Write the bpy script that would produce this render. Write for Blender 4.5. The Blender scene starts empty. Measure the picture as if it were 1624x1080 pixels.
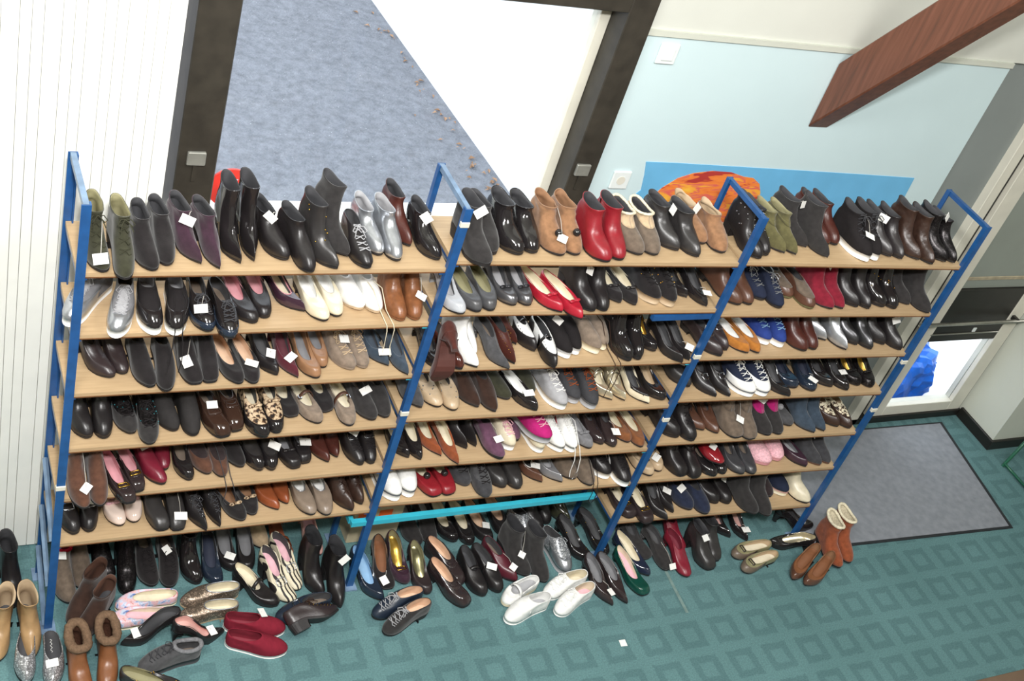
import bpy, bmesh, math, random
from mathutils import Vector, Matrix

random.seed(7)
scene = bpy.context.scene
COL = scene.collection
PI = math.pi

# ------------------------------------------------------------------ camera
CAM = Vector((-0.598, -3.098, 4.231))
CR = Vector((0.883572, -0.374668, 0.280935))     # image right
CD = Vector((-0.039138, -0.656891, -0.752969))   # image down
CF = Vector((0.466657, 0.654307, -0.595074))     # forward
FPX = 1951.165
cd = bpy.data.cameras.new('camera')
cd.sensor_width = 36.0
cd.lens = FPX / 1624 * 36.0
cd.clip_start = 0.05
cam = bpy.data.objects.new('camera', cd)
COL.objects.link(cam)
m = Matrix((CR, -CD, -CF)).transposed().to_4x4()
m.translation = CAM
cam.matrix_world = m
scene.camera = cam

# ------------------------------------------------------------------ world and lights
w = bpy.data.worlds.new('overcast_sky')
scene.world = w
w.use_nodes = True
bg = w.node_tree.nodes['Background']
bg.inputs['Color'].default_value = (0.92, 0.96, 1.0, 1)
bg.inputs['Strength'].default_value = 3.4

def area_light(name, loc, target, size, energy, col):
    l = bpy.data.lights.new(name, 'AREA')
    l.shape = 'DISK'; l.size = size; l.energy = energy; l.color = col
    o = bpy.data.objects.new(name, l)
    COL.objects.link(o)
    o.location = loc
    d = Vector(target) - Vector(loc)
    o.rotation_euler = d.to_track_quat('-Z', 'Y').to_euler()
    return o
area_light('flash_stand_in', (-0.45, -3.0, 4.75), (1.7, 0.0, 1.0), 0.30, 230, (1.0, 0.985, 0.965))  # added light just above the camera, stands in for its flash
area_light('added_fill_light', (2.6, -2.6, 5.2), (2.6, 0.0, 0.8), 1.8, 140, (1.0, 0.99, 0.97))  # unseen soft fill, added below the ceiling to brighten the rack
area_light('added_fill_light', (-1.0, -2.0, 5.2), (-0.2, 0.3, 1.0), 1.4, 130, (1.0, 0.99, 0.97))  # second added fill, out of view, aimed at the left end

vs = scene.view_settings
vs.view_transform = 'Standard'
vs.look = 'None'
vs.exposure = 0.0
vs.gamma = 1.0
vs.use_curve_mapping = False

# ------------------------------------------------------------------ pixel helpers (1624 x 1080 frame)
def ray(px, py):
    return CR * ((px - 812) / FPX) + CD * ((py - 540) / FPX) + CF
def on_z(px, py, z):
    d = ray(px, py)
    return CAM + d * ((z - CAM.z) / d.z)

# ------------------------------------------------------------------ mesh helpers
def lin(hexs):
    c = [int(hexs[i:i + 2], 16) / 255 for i in (0, 2, 4)]
    return tuple(x / 12.92 if x <= 0.04045 else ((x + 0.055) / 1.055) ** 2.4 for x in c) + (1,)

def link(name, verts, faces, mats, parent=None, smooth=False):
    me = bpy.data.meshes.new(name)
    me.from_pydata([tuple(v) for v in verts], [], faces)
    if not isinstance(mats, (list, tuple)):
        mats = [mats]
    for mm in mats:
        me.materials.append(mm)
    if smooth:
        me.polygons.foreach_set('use_smooth', [True] * len(me.polygons))
    me.update()
    o = bpy.data.objects.new(name, me)
    COL.objects.link(o)
    if parent:
        o.parent = parent
    return o

def box_vf(x0, x1, y0, y1, z0, z1, b=0.0):
    bm = bmesh.new()
    bmesh.ops.create_cube(bm, size=1)
    for v in bm.verts:
        v.co = Vector(((x0 + x1) / 2 + v.co.x * (x1 - x0), (y0 + y1) / 2 + v.co.y * (y1 - y0), (z0 + z1) / 2 + v.co.z * (z1 - z0)))
    if b:
        bmesh.ops.bevel(bm, geom=bm.edges[:], offset=b, segments=1, affect='EDGES')
    return bm_vf(bm)

def bm_vf(bm):
    bmesh.ops.recalc_face_normals(bm, faces=bm.faces[:])
    bm.verts.index_update()
    v = [x.co.copy() for x in bm.verts]
    f = [[x.index for x in g.verts] for g in bm.faces]
    bm.free()
    return v, f

def join(*parts):
    V, F = [], []
    for v, f in parts:
        k = len(V)
        V += v
        F += [[i + k for i in g] for g in f]
    return V, F

def box(name, x0, x1, y0, y1, z0, z1, mat, parent=None, b=0.0):
    v, f = box_vf(x0, x1, y0, y1, z0, z1, b)
    return link(name, v, f, mat, parent)

def tube_vf(pts, r, n=6, closed=False):
    pts = [Vector(p) for p in pts]
    V, F = [], []
    N = len(pts)
    up = Vector((0, 0, 1))
    for i, p in enumerate(pts):
        a = pts[(i - 1) % N] if (closed or i > 0) else p
        c = pts[(i + 1) % N] if (closed or i < N - 1) else p
        t = (c - a)
        t = t.normalized() if t.length > 1e-9 else Vector((0, 1, 0))
        s = t.cross(up)
        if s.length < 1e-3:
            s = t.cross(Vector((1, 0, 0)))
        s.normalize()
        q = s.cross(t)
        rr = r[i] if isinstance(r, (list, tuple)) else r
        for k in range(n):
            an = 2 * PI * k / n
            V.append(p + s * (rr * math.cos(an)) + q * (rr * math.sin(an)))
    for i in range(N if closed else N - 1):
        j = (i + 1) % N
        for k in range(n):
            l = (k + 1) % n
            F.append([i * n + k, i * n + l, j * n + l, j * n + k])
    if not closed:
        F.append(list(range(n)))
        F.append([(N - 1) * n + k for k in reversed(range(n))])
    return V, F

def tag_obj(o, label, cat, group=None):
    o['label'] = label
    o['category'] = cat
    if group:
        o['group'] = group
    return o

def struct(o, label=None):
    o['kind'] = 'structure'
    if label:
        o['label'] = label
    return o

def empty(name, loc=(0, 0, 0)):
    o = bpy.data.objects.new(name, None)
    COL.objects.link(o)
    o.location = loc
    o.empty_display_size = 0.05
    return o

# ------------------------------------------------------------------ materials
def new_mat(name):
    mt = bpy.data.materials.new(name)
    mt.use_nodes = True
    nt = mt.node_tree
    return mt, nt, nt.nodes['Principled BSDF']

def noise(nt, scale, detail=2.0, coord='Object'):
    tc = nt.nodes.new('ShaderNodeTexCoord')
    n = nt.nodes.new('ShaderNodeTexNoise')
    n.inputs['Scale'].default_value = scale
    n.inputs['Detail'].default_value = detail
    nt.links.new(tc.outputs[coord], n.inputs['Vector'])
    return n

def ramp(nt, src, stops):
    r = nt.nodes.new('ShaderNodeValToRGB')
    e = r.color_ramp.elements
    while len(e) > 1:
        e.remove(e[-1])
    e[0].position, e[0].color = stops[0]
    for p, c in stops[1:]:
        x = e.new(p)
        x.color = c
    nt.links.new(src, r.inputs['Fac'])
    return r

def bump(nt, bs, src, strength, dist=0.002):
    b = nt.nodes.new('ShaderNodeBump')
    b.inputs['Strength'].default_value = strength
    b.inputs['Distance'].default_value = dist
    nt.links.new(src, b.inputs['Height'])
    nt.links.new(b.outputs['Normal'], bs.inputs['Normal'])

def scaled(c, k):
    return (min(c[0] * k, 1), min(c[1] * k, 1), min(c[2] * k, 1), 1)

def plain(name, hexs, rough=0.6, var=0.12, scale=8, bmp=0.0, bscale=60, metal=0.0, coord='Object', spec=0.5):
    mt, nt, bs = new_mat(name)
    c = lin(hexs)
    n = noise(nt, scale, 4, coord)
    r = ramp(nt, n.outputs['Fac'], [(0.3, scaled(c, 1 - var)), (0.7, scaled(c, 1 + var))])
    nt.links.new(r.outputs['Color'], bs.inputs['Base Color'])
    bs.inputs['Roughness'].default_value = rough
    bs.inputs['Metallic'].default_value = metal
    bs.inputs['Specular IOR Level'].default_value = spec
    if bmp:
        n2 = noise(nt, bscale, 3, coord)
        bump(nt, bs, n2.outputs['Fac'], bmp)
    return mt

M_white = plain('white_paint', 'EFF0EA', 0.55, 0.03)
M_offwhite = plain('offwhite_frame_paint', 'D9D6C8', 0.5, 0.05)
M_cream = plain('cream_wall_paint', 'D3D5CC', 0.75, 0.03, 3, 0.1, 150)
M_blue = plain('pale_blue_wall_paint', 'CBDFE2', 0.7, 0.03, 2, 0.1, 180)
M_grey = plain('grey_wall_paint', '858C8A', 0.7, 0.05, 3)
M_pillar = plain('pillar_wall_paint', 'C9CCC0', 0.75, 0.05, 2, 0.1, 120)
M_darkwood = plain('dark_stained_timber', '35312A', 0.5, 0.25, 14, 0.15, 90)
M_black = plain('black_trim', '211F1C', 0.4, 0.2)
M_steelblue = plain('blue_painted_steel', '1D5088', 0.35, 0.15, 25, spec=0.6)
M_greyblue = plain('worn_grey_blue_steel', '6F86A0', 0.4, 0.25, 20)
M_cyan = plain('cyan_painted_steel', '38AFC6', 0.35, 0.08, 20)
M_sign = plain('grey_plate_metal', '9A9A92', 0.35, 0.1, 30, metal=0.4)
M_plastic = plain('white_switch_plastic', 'E4EAE8', 0.35, 0.02)
M_alu = plain('worn_aluminium_bar', 'A9A9A0', 0.3, 0.1, 40, metal=0.8)
M_mat = plain('grey_doormat_pile', '84888F', 0.95, 0.12, 25, 0.5, 400)
M_matedge = plain('black_rubber_mat_edge', '1E2226', 0.7, 0.1)
M_paper = plain('white_paper', 'F1F0EC', 0.8, 0.02)
M_string = plain('grey_string', 'C8C4BC', 0.8, 0.1)
M_tarp = plain('blue_plastic_tarp', '1E6FE0', 0.4, 0.25, 12, 0.3, 30)
M_green = plain('green_enamelled_steel', '1F5B45', 0.35, 0.1)
M_red_disc = plain('red_sticker_vinyl', 'EE3B30', 0.5, 0.05)
M_stick_grey = plain('pale_sticker_print', 'B9BCC8', 0.5, 0.05)
M_orange = plain('neon_orange_sticker', 'FF6A2C', 0.6, 0.1, 30)
M_card = plain('cream_cardboard', 'CDBF9F', 0.8, 0.08, 12)
M_brownfloor = plain('brown_lino', '6E5A48', 0.6, 0.15, 6)
M_tape = plain('worn_brown_seam', '728A86', 0.8, 0.2, 30)

def shelf_material():
    mt, nt, bs = new_mat('beige_chipboard_laminate')
    tc = nt.nodes.new('ShaderNodeTexCoord')
    mp = nt.nodes.new('ShaderNodeMapping')
    mp.inputs['Scale'].default_value = (3, 40, 40)
    nt.links.new(tc.outputs['Object'], mp.inputs['Vector'])
    n = nt.nodes.new('ShaderNodeTexNoise')
    n.inputs['Scale'].default_value = 3
    n.inputs['Detail'].default_value = 5
    nt.links.new(mp.outputs['Vector'], n.inputs['Vector'])
    r = ramp(nt, n.outputs['Fac'], [(0.25, lin('AE9370')), (0.75, lin('BFA480'))])
    nt.links.new(r.outputs['Color'], bs.inputs['Base Color'])
    bs.inputs['Roughness'].default_value = 0.5
    return mt
M_shelf = shelf_material()
M_edge = plain('brown_shelf_edge', '6E4A2C', 0.6, 0.2, 60)

def carpet_material():
    mt, nt, bs = new_mat('teal_square_pattern_carpet')
    L = nt.links
    tc = nt.nodes.new('ShaderNodeTexCoord')
    sep = nt.nodes.new('ShaderNodeSeparateXYZ')
    nd = noise(nt, 35, 2)
    L.new(tc.outputs['Object'], sep.inputs[0])
    def mth(op, a, b=None, cl=False):
        n = nt.nodes.new('ShaderNodeMath')
        n.operation = op
        n.use_clamp = cl
        for i, q in enumerate((a, b)):
            if q is None:
                continue
            if isinstance(q, (int, float)):
                n.inputs[i].default_value = q
            else:
                L.new(q, n.inputs[i])
        return n.outputs[0]
    wob = mth('MULTIPLY', mth('SUBTRACT', nd.outputs['Fac'], 0.5), 0.022)
    PX, PY, X0, Y0 = 0.2045, 0.195, 1.34, -0.352
    def cell(c, p, o):
        t = mth('ADD', mth('DIVIDE', mth('SUBTRACT', c, o), p), 0.5)
        fr = mth('SUBTRACT', t, mth('FLOOR', t))
        return mth('ADD', mth('MULTIPLY', mth('ABSOLUTE', mth('SUBTRACT', fr, 0.5)), p), wob)
    dx = cell(sep.outputs[0], PX, X0)
    dy = cell(sep.outputs[1], PY, Y0)
    d = mth('MAXIMUM', dx, dy)
    inner = mth('MULTIPLY', mth('SUBTRACT', d, 0.034), 160, True)      # 0 inside the small square
    outer = mth('SUBTRACT', 1.0, mth('MULTIPLY', mth('SUBTRACT', d, 0.070), 160, True), True)
    ringm = mth('MULTIPLY', mth('MULTIPLY', inner, outer), 0.9)
    mix = nt.nodes.new('ShaderNodeMix')
    mix.data_type = 'RGBA'
    L.new(ringm, mix.inputs['Factor'])
    mix.inputs[6].default_value = lin('5F8386')
    mix.inputs[7].default_value = lin('547579')
    n2 = noise(nt, 140, 3)
    n3 = noise(nt, 2.2, 3)
    hv = nt.nodes.new('ShaderNodeMix')
    hv.data_type = 'RGBA'
    hv.blend_type = 'MULTIPLY'
    hv.inputs['Factor'].default_value = 1.0
    r2 = ramp(nt, n2.outputs['Fac'], [(0.3, (0.8, 0.8, 0.8, 1)), (0.7, (1.12, 1.12, 1.12, 1))])
    L.new(mix.outputs[2], hv.inputs[6])
    L.new(r2.outputs['Color'], hv.inputs[7])
    hw = nt.nodes.new('ShaderNodeMix')
    hw.data_type = 'RGBA'
    hw.blend_type = 'MULTIPLY'
    hw.inputs['Factor'].default_value = 1.0
    r3 = ramp(nt, n3.outputs['Fac'], [(0.3, (0.9, 0.9, 0.88, 1)), (0.7, (1.08, 1.06, 1.04, 1))])
    L.new(hv.outputs[2], hw.inputs[6])
    L.new(r3.outputs['Color'], hw.inputs[7])
    L.new(hw.outputs[2], bs.inputs['Base Color'])
    bs.inputs['Roughness'].default_value = 0.95
    bs.inputs['Specular IOR Level'].default_value = 0.2
    bump(nt, bs, n2.outputs['Fac'], 0.4, 0.003)
    return mt
M_carpet = carpet_material()

def asphalt_material():
    mt, nt, bs = new_mat('grey_asphalt')
    n = noise(nt, 16, 9)
    n.inputs['Roughness'].default_value = 0.7
    r = ramp(nt, n.outputs['Fac'], [(0.28, lin('5E6067')), (0.5, lin('74777F')), (0.72, lin('858890'))])
    v = nt.nodes.new('ShaderNodeTexVoronoi')
    v.inputs['Scale'].default_value = 34
    tc = nt.nodes.new('ShaderNodeTexCoord')
    nt.links.new(tc.outputs['Object'], v.inputs['Vector'])
    sp = ramp(nt, v.outputs['Distance'], [(0.06, (1, 1, 1, 1)), (0.11, (0, 0, 0, 1))])
    n3 = noise(nt, 9, 1)
    gate = ramp(nt, n3.outputs['Fac'], [(0.56, (0, 0, 0, 1)), (0.62, (1, 1, 1, 1))])
    mg = nt.nodes.new('ShaderNodeMix')
    mg.data_type = 'RGBA'
    mg.blend_type = 'MULTIPLY'
    mg.inputs['Factor'].default_value = 1
    nt.links.new(sp.outputs['Color'], mg.inputs[6])
    nt.links.new(gate.outputs['Color'], mg.inputs[7])
    mx = nt.nodes.new('ShaderNodeMix')
    mx.data_type = 'RGBA'
    nt.links.new(mg.outputs[2], mx.inputs['Factor'])
    nt.links.new(r.outputs['Color'], mx.inputs[6])
    mx.inputs[7].default_value = lin('D8DAE0')
    nt.links.new(mx.outputs[2], bs.inputs['Base Color'])
    bs.inputs['Roughness'].default_value = 0.85
    n2 = noise(nt, 60, 5)
    bump(nt, bs, n2.outputs['Fac'], 0.6, 0.02)
    return mt
M_asphalt = asphalt_material()
M_outwall = plain('white_outdoor_render', 'E9EAEC', 0.8, 0.04, 4, 0.3, 40)

def rafter_material():
    mt, nt, bs = new_mat('red_brown_stained_timber')
    tc = nt.nodes.new('ShaderNodeTexCoord')
    mp = nt.nodes.new('ShaderNodeMapping')
    mp.inputs['Scale'].default_value = (20, 20, 1.5)
    nt.links.new(tc.outputs['Object'], mp.inputs['Vector'])
    n = nt.nodes.new('ShaderNodeTexNoise')
    n.inputs['Scale'].default_value = 2.5
    n.inputs['Detail'].default_value = 6
    nt.links.new(mp.outputs['Vector'], n.inputs['Vector'])
    r = ramp(nt, n.outputs['Fac'], [(0.25, lin('563527')), (0.5, lin('6C412F')), (0.75, lin('7A4C3A'))])
    nt.links.new(r.outputs['Color'], bs.inputs['Base Color'])
    bs.inputs['Roughness'].default_value = 0.5
    bump(nt, bs, n.outputs['Fac'], 0.15)
    return mt
M_rafter = rafter_material()

def glass_material():
    mt = bpy.data.materials.new('window_glass')
    mt.use_nodes = True
    nt = mt.node_tree
    nt.nodes.clear()
    out = nt.nodes.new('ShaderNodeOutputMaterial')
    mix = nt.nodes.new('ShaderNodeMixShader')
    tr = nt.nodes.new('ShaderNodeBsdfTransparent')
    tr.inputs['Color'].default_value = (0.95, 0.97, 0.98, 1)
    gl = nt.nodes.new('ShaderNodeBsdfGlossy')
    gl.inputs['Roughness'].default_value = 0.03
    fr = nt.nodes.new('ShaderNodeFresnel')
    fr.inputs['IOR'].default_value = 1.3
    geo = nt.nodes.new('ShaderNodeNewGeometry')
    one = nt.nodes.new('ShaderNodeMath')
    one.operation = 'SUBTRACT'
    one.inputs[0].default_value = 1.0
    mul = nt.nodes.new('ShaderNodeMath')
    mul.operation = 'MULTIPLY'
    nt.links.new(geo.outputs['Backfacing'], one.inputs[1])
    nt.links.new(fr.outputs[0], mul.inputs[0])
    nt.links.new(one.outputs[0], mul.inputs[1])
    nt.links.new(mul.outputs[0], mix.inputs[0])
    nt.links.new(tr.outputs[0], mix.inputs[1])
    nt.links.new(gl.outputs[0], mix.inputs[2])
    nt.links.new(mix.outputs[0], out.inputs[0])
    return mt
M_glass = glass_material()

def mural_material():
    mt, nt, bs = new_mat('mural_orange_paint')
    tc = nt.nodes.new('ShaderNodeTexCoord')
    mp = nt.nodes.new('ShaderNodeMapping')
    mp.inputs['Rotation'].default_value = (0, -0.35, 0)
    mp.inputs['Scale'].default_value = (1.2, 1, 5.5)
    nt.links.new(tc.outputs['Object'], mp.inputs['Vector'])
    n = nt.nodes.new('ShaderNodeTexNoise')
    n.inputs['Scale'].default_value = 4.5
    n.inputs['Detail'].default_value = 3
    n.inputs['Distortion'].default_value = 0.6
    nt.links.new(mp.outputs['Vector'], n.inputs['Vector'])
    r = ramp(nt, n.outputs['Fac'], [(0.30, lin('B23A33')), (0.38, lin('B23A33')), (0.41, lin('E8793B')), (0.50, lin('F08A3A')), (0.55, lin('D9605A')), (0.60, lin('F2A23C')), (0.72, lin('F4BC45'))])
    nt.links.new(r.outputs['Color'], bs.inputs['Base Color'])
    bs.inputs['Roughness'].default_value = 0.6
    return mt
M_mural = mural_material()
M_muralblue = plain('mural_blue_paint', '6DB4DE', 0.6, 0.06, 6)

# ------------------------------------------------------------------ setting
YW = 0.68
fl = struct(box('floor', -5.0, 8.0, -1.086, 0.76, -0.06, 0.0, M_carpet))
fl2 = struct(box('floor_landing', -5.0, 8.0, -7.0, -1.086, -0.06, -0.002, M_brownfloor))
seam_pts = [on_z(1052, 898, 0.0), on_z(1068, 930, 0.0), on_z(1090, 972, 0.0)]
sv, sf = [], []
for i, q in enumerate(seam_pts):
    sv += [Vector((q.x - 0.008, q.y, 0.0005)), Vector((q.x + 0.008, q.y, 0.0005)), Vector((q.x + 0.008, q.y, 0.002)), Vector((q.x - 0.008, q.y, 0.002))]
    if i:
        a, b = (i - 1) * 4, i * 4
        sf += [[a + 3, a + 2, b + 2, b + 3], [a, b, b + 1, a + 1], [a, a + 3, b + 3, b], [a + 1, b + 1, b + 2, a + 2]]
struct(link('trim_1', sv, sf, M_tape))

# back wall: white apron under the window, blue panel, cream above, grey strip
struct(box('wall_back', 0.30, 2.10, YW, 0.80, 0.0, 1.475, M_white))
struct(box('wall_blue', 2.10, 4.262, YW, 0.80, 0.0, 2.40, M_blue))
struct(box('wall_cream', 2.10, 8.0, YW, 0.80, 2.425, 5.4, M_cream))
struct(box('trim_2', 2.13, 4.262, YW - 0.012, 0.80, 2.40, 2.425, M_pillar))
struct(box('wall_grey', 4.262, 4.615, YW + 0.03, 0.80, 0.0, 2.425, M_grey))
struct(box('wall_above', -2.0, 2.10, YW, 0.80, 2.66, 5.4, M_white))
# white ribbed boards on the left, each board a piece
wl = struct(box('wall_left', -5.0, 0.318, 0.44, 0.68, 0.0, 5.4, M_white))
x = 0.326
k = 0
while x > -1.7:
    wdt = (0.052, 0.034, 0.034)[k % 3]
    box('board', x - wdt + 0.0015, x, 0.420, 0.442, 0.012, 4.58, M_white, wl, 0.0015)
    x -= wdt
    k += 1
# dark timber columns
ca = struct(box('column_1', 0.412, 0.556, 0.62, 0.76, 0.0, 4.6, M_darkwood, None, 0.004))
cb = struct(box('column_2', 2.034, 2.156, 0.62, 0.76, 0.0, 4.6, M_darkwood, None, 0.004))
for c, px in ((ca, 0.478), (cb, 2.082)):
    box('cover_plate', px - 0.033, px + 0.033, 0.606, 0.621, 1.77, 1.825, M_sign, c, 0.003)
    box('cable_clip', px - 0.008, px + 0.008, 0.612, 0.621, 1.70, 1.768, M_darkwood, c)
lint = struct(box('beam_lintel', 0.556, 2.034, 0.62, 0.80, 2.505, 2.70, M_darkwood, None, 0.004))
# window between the columns
win = struct(empty('window_1', (1.3, 0.74, 1.475)))
def wpart(name, x0, x1, y0, y1, z0, z1, mat, b=0.003):
    o = box(name, x0 - 1.3, x1 - 1.3, y0 - 0.74, y1 - 0.74, z0 - 1.475, z1 - 1.475, mat, win, b)
    return o
wpart('window_sill', 0.556, 2.034, 0.60, 0.80, 1.455, 1.49, M_white)
wpart('window_frame', 1.985, 2.034, 0.73, 0.79, 1.49, 2.505, M_offwhite)
wpart('window_frame', 0.556, 0.575, 0.72, 0.79, 1.49, 2.505, M_darkwood)
wpart('pane', 0.575, 1.985, 0.752, 0.758, 1.49, 2.505, M_glass, 0)
# red round sticker on the glass
st = empty('round_sticker', (0.66, 0.745, 1.50))
def disc_vf(cx, cz, r, y0, y1, n=40):
    V, F = [], []
    for y in (y0, y1):
        V += [Vector((cx + r * math.cos(2 * PI * i / n), y, cz + r * math.sin(2 * PI * i / n))) for i in range(n)]
    F.append(list(range(n)))
    F.append([n + i for i in reversed(range(n))])
    F += [[i, n + i, n + (i + 1) % n, (i + 1) % n] for i in range(n)]
    return V, F
v, f = disc_vf(0, 0.085, 0.085, -0.006, 0.004)
link('disc', v, f, M_red_disc, st)
tv = [Vector((-0.022, y, 0.128)) for y in (-0.009, -0.005)] + [Vector((0.024, y, 0.128)) for y in (-0.009, -0.005)] + [Vector((0.004, y, 0.096)) for y in (-0.009, -0.005)]
link('triangle_mark', tv, [[0, 2, 4], [1, 5, 3], [0, 1, 3, 2], [2, 3, 5, 4], [4, 5, 1, 0]], M_stick_grey, st)
tag_obj(st, 'round red sticker with a pale triangle low on the window glass', 'sticker')

# blue wall fittings
def plate(name, x, z, w, h, label, cat, rocker):
    o = empty(name, (x, YW, z))
    box('cover', -w / 2, w / 2, -0.012, 0, -h / 2, h / 2, M_plastic, o, 0.004)
    if rocker:
        box('rocker', -w * 0.3, w * 0.3, -0.018, -0.010, -h * 0.3, h * 0.3, M_plastic, o, 0.003)
    else:
        v, f = disc_vf(0, 0, 0.021, -0.0135, -0.010, 20)
        link('socket_face', v, f, M_offwhite, o)
    tag_obj(o, label, cat)
plate('light_switch', 2.318, 2.325, 0.092, 0.092, 'white square switch plate high on the pale blue wall', 'switch', True)
plate('wall_socket', 2.333, 1.713, 0.09, 0.09, 'white wall socket near the dark column, left of the mural', 'socket', False)

# mural
mu = empty('wall_mural', (3.2, YW, 1.2))
def poly_prism(name, pts, y0, y1, mat, parent):
    n = len(pts)
    V = [Vector((p[0], y0, p[1])) for p in pts] + [Vector((p[0], y1, p[1])) for p in pts]
    F = [list(range(n)), [n + i for i in reversed(range(n))]] + [[i, n + i, n + (i + 1) % n, (i + 1) % n] for i in range(n)]
    return link(name, V, F, mat, parent)
tl = [(-0.768, 0.607), (-0.62, 0.606), (-0.3, 0.598), (0.1, 0.588), (0.5, 0.577), (0.847, 0.566), (0.86, 0.3), (0.87, 0.0), (0.5, -0.02), (0, -0.01), (-0.5, 0.0), (-0.77, 0.0), (-0.742, 0.25), (-0.752, 0.44), (-0.735, 0.46), (-0.75, 0.54)]
poly_prism('blue_ground', tl, -0.003, 0.0, M_muralblue, mu)
og = []
for px, pz in ((-0.70, 0.34), (-0.677, 0.406), (-0.631, 0.475), (-0.569, 0.528), (-0.496, 0.557), (-0.398, 0.572), (-0.29, 0.568), (-0.208, 0.546), (-0.15, 0.540), (-0.10, 0.51), (-0.07, 0.46), (-0.05, 0.355), (-0.12, 0.25), (-0.25, 0.16), (-0.42, 0.14), (-0.58, 0.22)):
    og.append((px, pz))
poly_prism('orange_figure', og, -0.006, -0.003, M_mural, mu)
tag_obj(mu, 'painted mural of an orange and yellow swirl on sky blue', 'mural')

# ------------------------------------------------------------------ door on the right
dr = struct(empty('door_1', (5.1, YW, 0.0)))
def dpart(name, x0, x1, y0, y1, z0, z1, mat, b=0.003):
    return box(name, x0 - 5.1, x1 - 5.1, y0 - YW, y1 - YW, z0, z1, mat, dr, b)
dpart('frame_jamb', 4.615, 4.685, 0.66, 0.80, 0.0, 2.425, M_offwhite)
dpart('gap_strip', 4.685, 4.755, 0.70, 0.80, 0.0, 2.425, M_black)
dpart('stile', 4.755, 4.875, 0.67, 0.74, 0.05, 2.40, M_offwhite)
dpart('stile', 5.43, 5.54, 0.67, 0.74, 0.05, 2.40, M_offwhite)
dpart('frame_jamb', 5.54, 5.62, 0.68, 0.80, 0.0, 2.425, M_black)
dpart('threshold', 4.62, 5.60, 0.66, 0.80, 0.0, 0.05, M_black)
dpart('bottom_rail', 4.875, 5.43, 0.67, 0.74, 0.05, 0.125, M_offwhite)
dpart('lower_pane', 4.875, 5.43, 0.70, 0.706, 0.125, 0.64, M_glass, 0)
dpart('middle_rail', 4.875, 5.43, 0.675, 0.735, 0.64, 1.03, M_black)
dpart('upper_panel', 4.875, 5.43, 0.69, 0.72, 1.03, 2.30, plain('grey_green_door_panel', '8D948C', 0.45, 0.06, 3))
dpart('panel_strip', 4.875, 5.43, 0.685, 0.692, 1.09, 1.115, plain('beige_worn_strip', 'A79C84', 0.6, 0.2, 20))
dpart('top_rail', 4.875, 5.43, 0.67, 0.74, 2.30, 2.40, M_offwhite)
v, f = tube_vf([(-0.43, -0.05, 0.815), (0.42, -0.05, 0.815)], 0.011, 8)
link('push_bar', v, f, M_alu, dr, True)
v, f = tube_vf([(-0.24, -0.008, 0.70), (0.32, -0.008, 0.70)], 0.005, 6)
link('glazing_bead', v, f, M_alu, dr, True)
for xx in (-0.36, 0.36):
    dpart('bar_bracket', 5.1 + xx - 0.012, 5.1 + xx + 0.012, 0.625, 0.675, 0.80, 0.83, M_black)
dpart('lock_plate', 5.19, 5.215, 0.668, 0.676, 0.71, 0.74, M_plastic, 0.002)

# pillar on the right
struct(box('wall_right', 5.555, 8.0, 0.362, 0.80, 0.0, 4.6, M_pillar))
struct(box('baseboard_right', 5.54, 8.0, 0.347, 0.66, 0.0, 0.075, M_black, None, 0.004))

# rafter: plumb cut on the wall, rising steeply into the room
Z0, Z1, X0, X1 = 2.02, 2.345, 3.218, 3.335
RL = 1.75
sl = 1.42
V = []
for xx in (X0, X1):
    V += [Vector((xx, YW, Z0)), Vector((xx, YW, Z1)), Vector((xx, YW - RL, Z1 + RL * sl)), Vector((xx, YW - RL, Z0 + RL * sl))]
bm = bmesh.new()
vv = [bm.verts.new(p) for p in V]
for q in ((0, 1, 2, 3), (7, 6, 5, 4), (0, 4, 5, 1), (1, 5, 6, 2), (2, 6, 7, 3), (3, 7, 4, 0)):
    bm.faces.new([vv[i] for i in q])
bmesh.ops.bevel(bm, geom=bm.edges[:], offset=0.006, segments=1, affect='EDGES')
v, f = bm_vf(bm)
struct(link('beam_rafter', v, f, M_rafter))

# doormat
mat_o = empty('doormat', (4.62, 0.2, 0.0))
quad = [on_z(1340, 866, 0), on_z(1606, 838, 0), on_z(1493, 670, 0), on_z(1368, 674, 0)]
quad[3] = Vector((3.735, 0.63, 0))
quad[0] = Vector((3.735, -0.185, 0))
def slab(name, pts, z0, z1, mat, parent, off):
    n = len(pts)
    V = [Vector((p.x, p.y, z0)) - off for p in pts] + [Vector((p.x, p.y, z1)) - off for p in pts]
    F = [[i for i in reversed(range(n))], [n + i for i in range(n)]] + [[i, (i + 1) % n, n + (i + 1) % n, n + i] for i in range(n)]
    return link(name, V, F, mat, parent)
off = Vector((4.62, 0.2, 0))
cen = sum(quad, Vector()) / 4
slab('rubber_edge', [cen + (q - cen) * 1.0 for q in quad], 0.0005, 0.006, M_matedge, mat_o, off)
slab('pile', [cen + (q - cen) * 0.965 for q in quad], 0.006, 0.010, M_mat, mat_o, off)
tag_obj(mat_o, 'grey doormat with black rubber edge in front of the glazed door', 'doormat')

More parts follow.
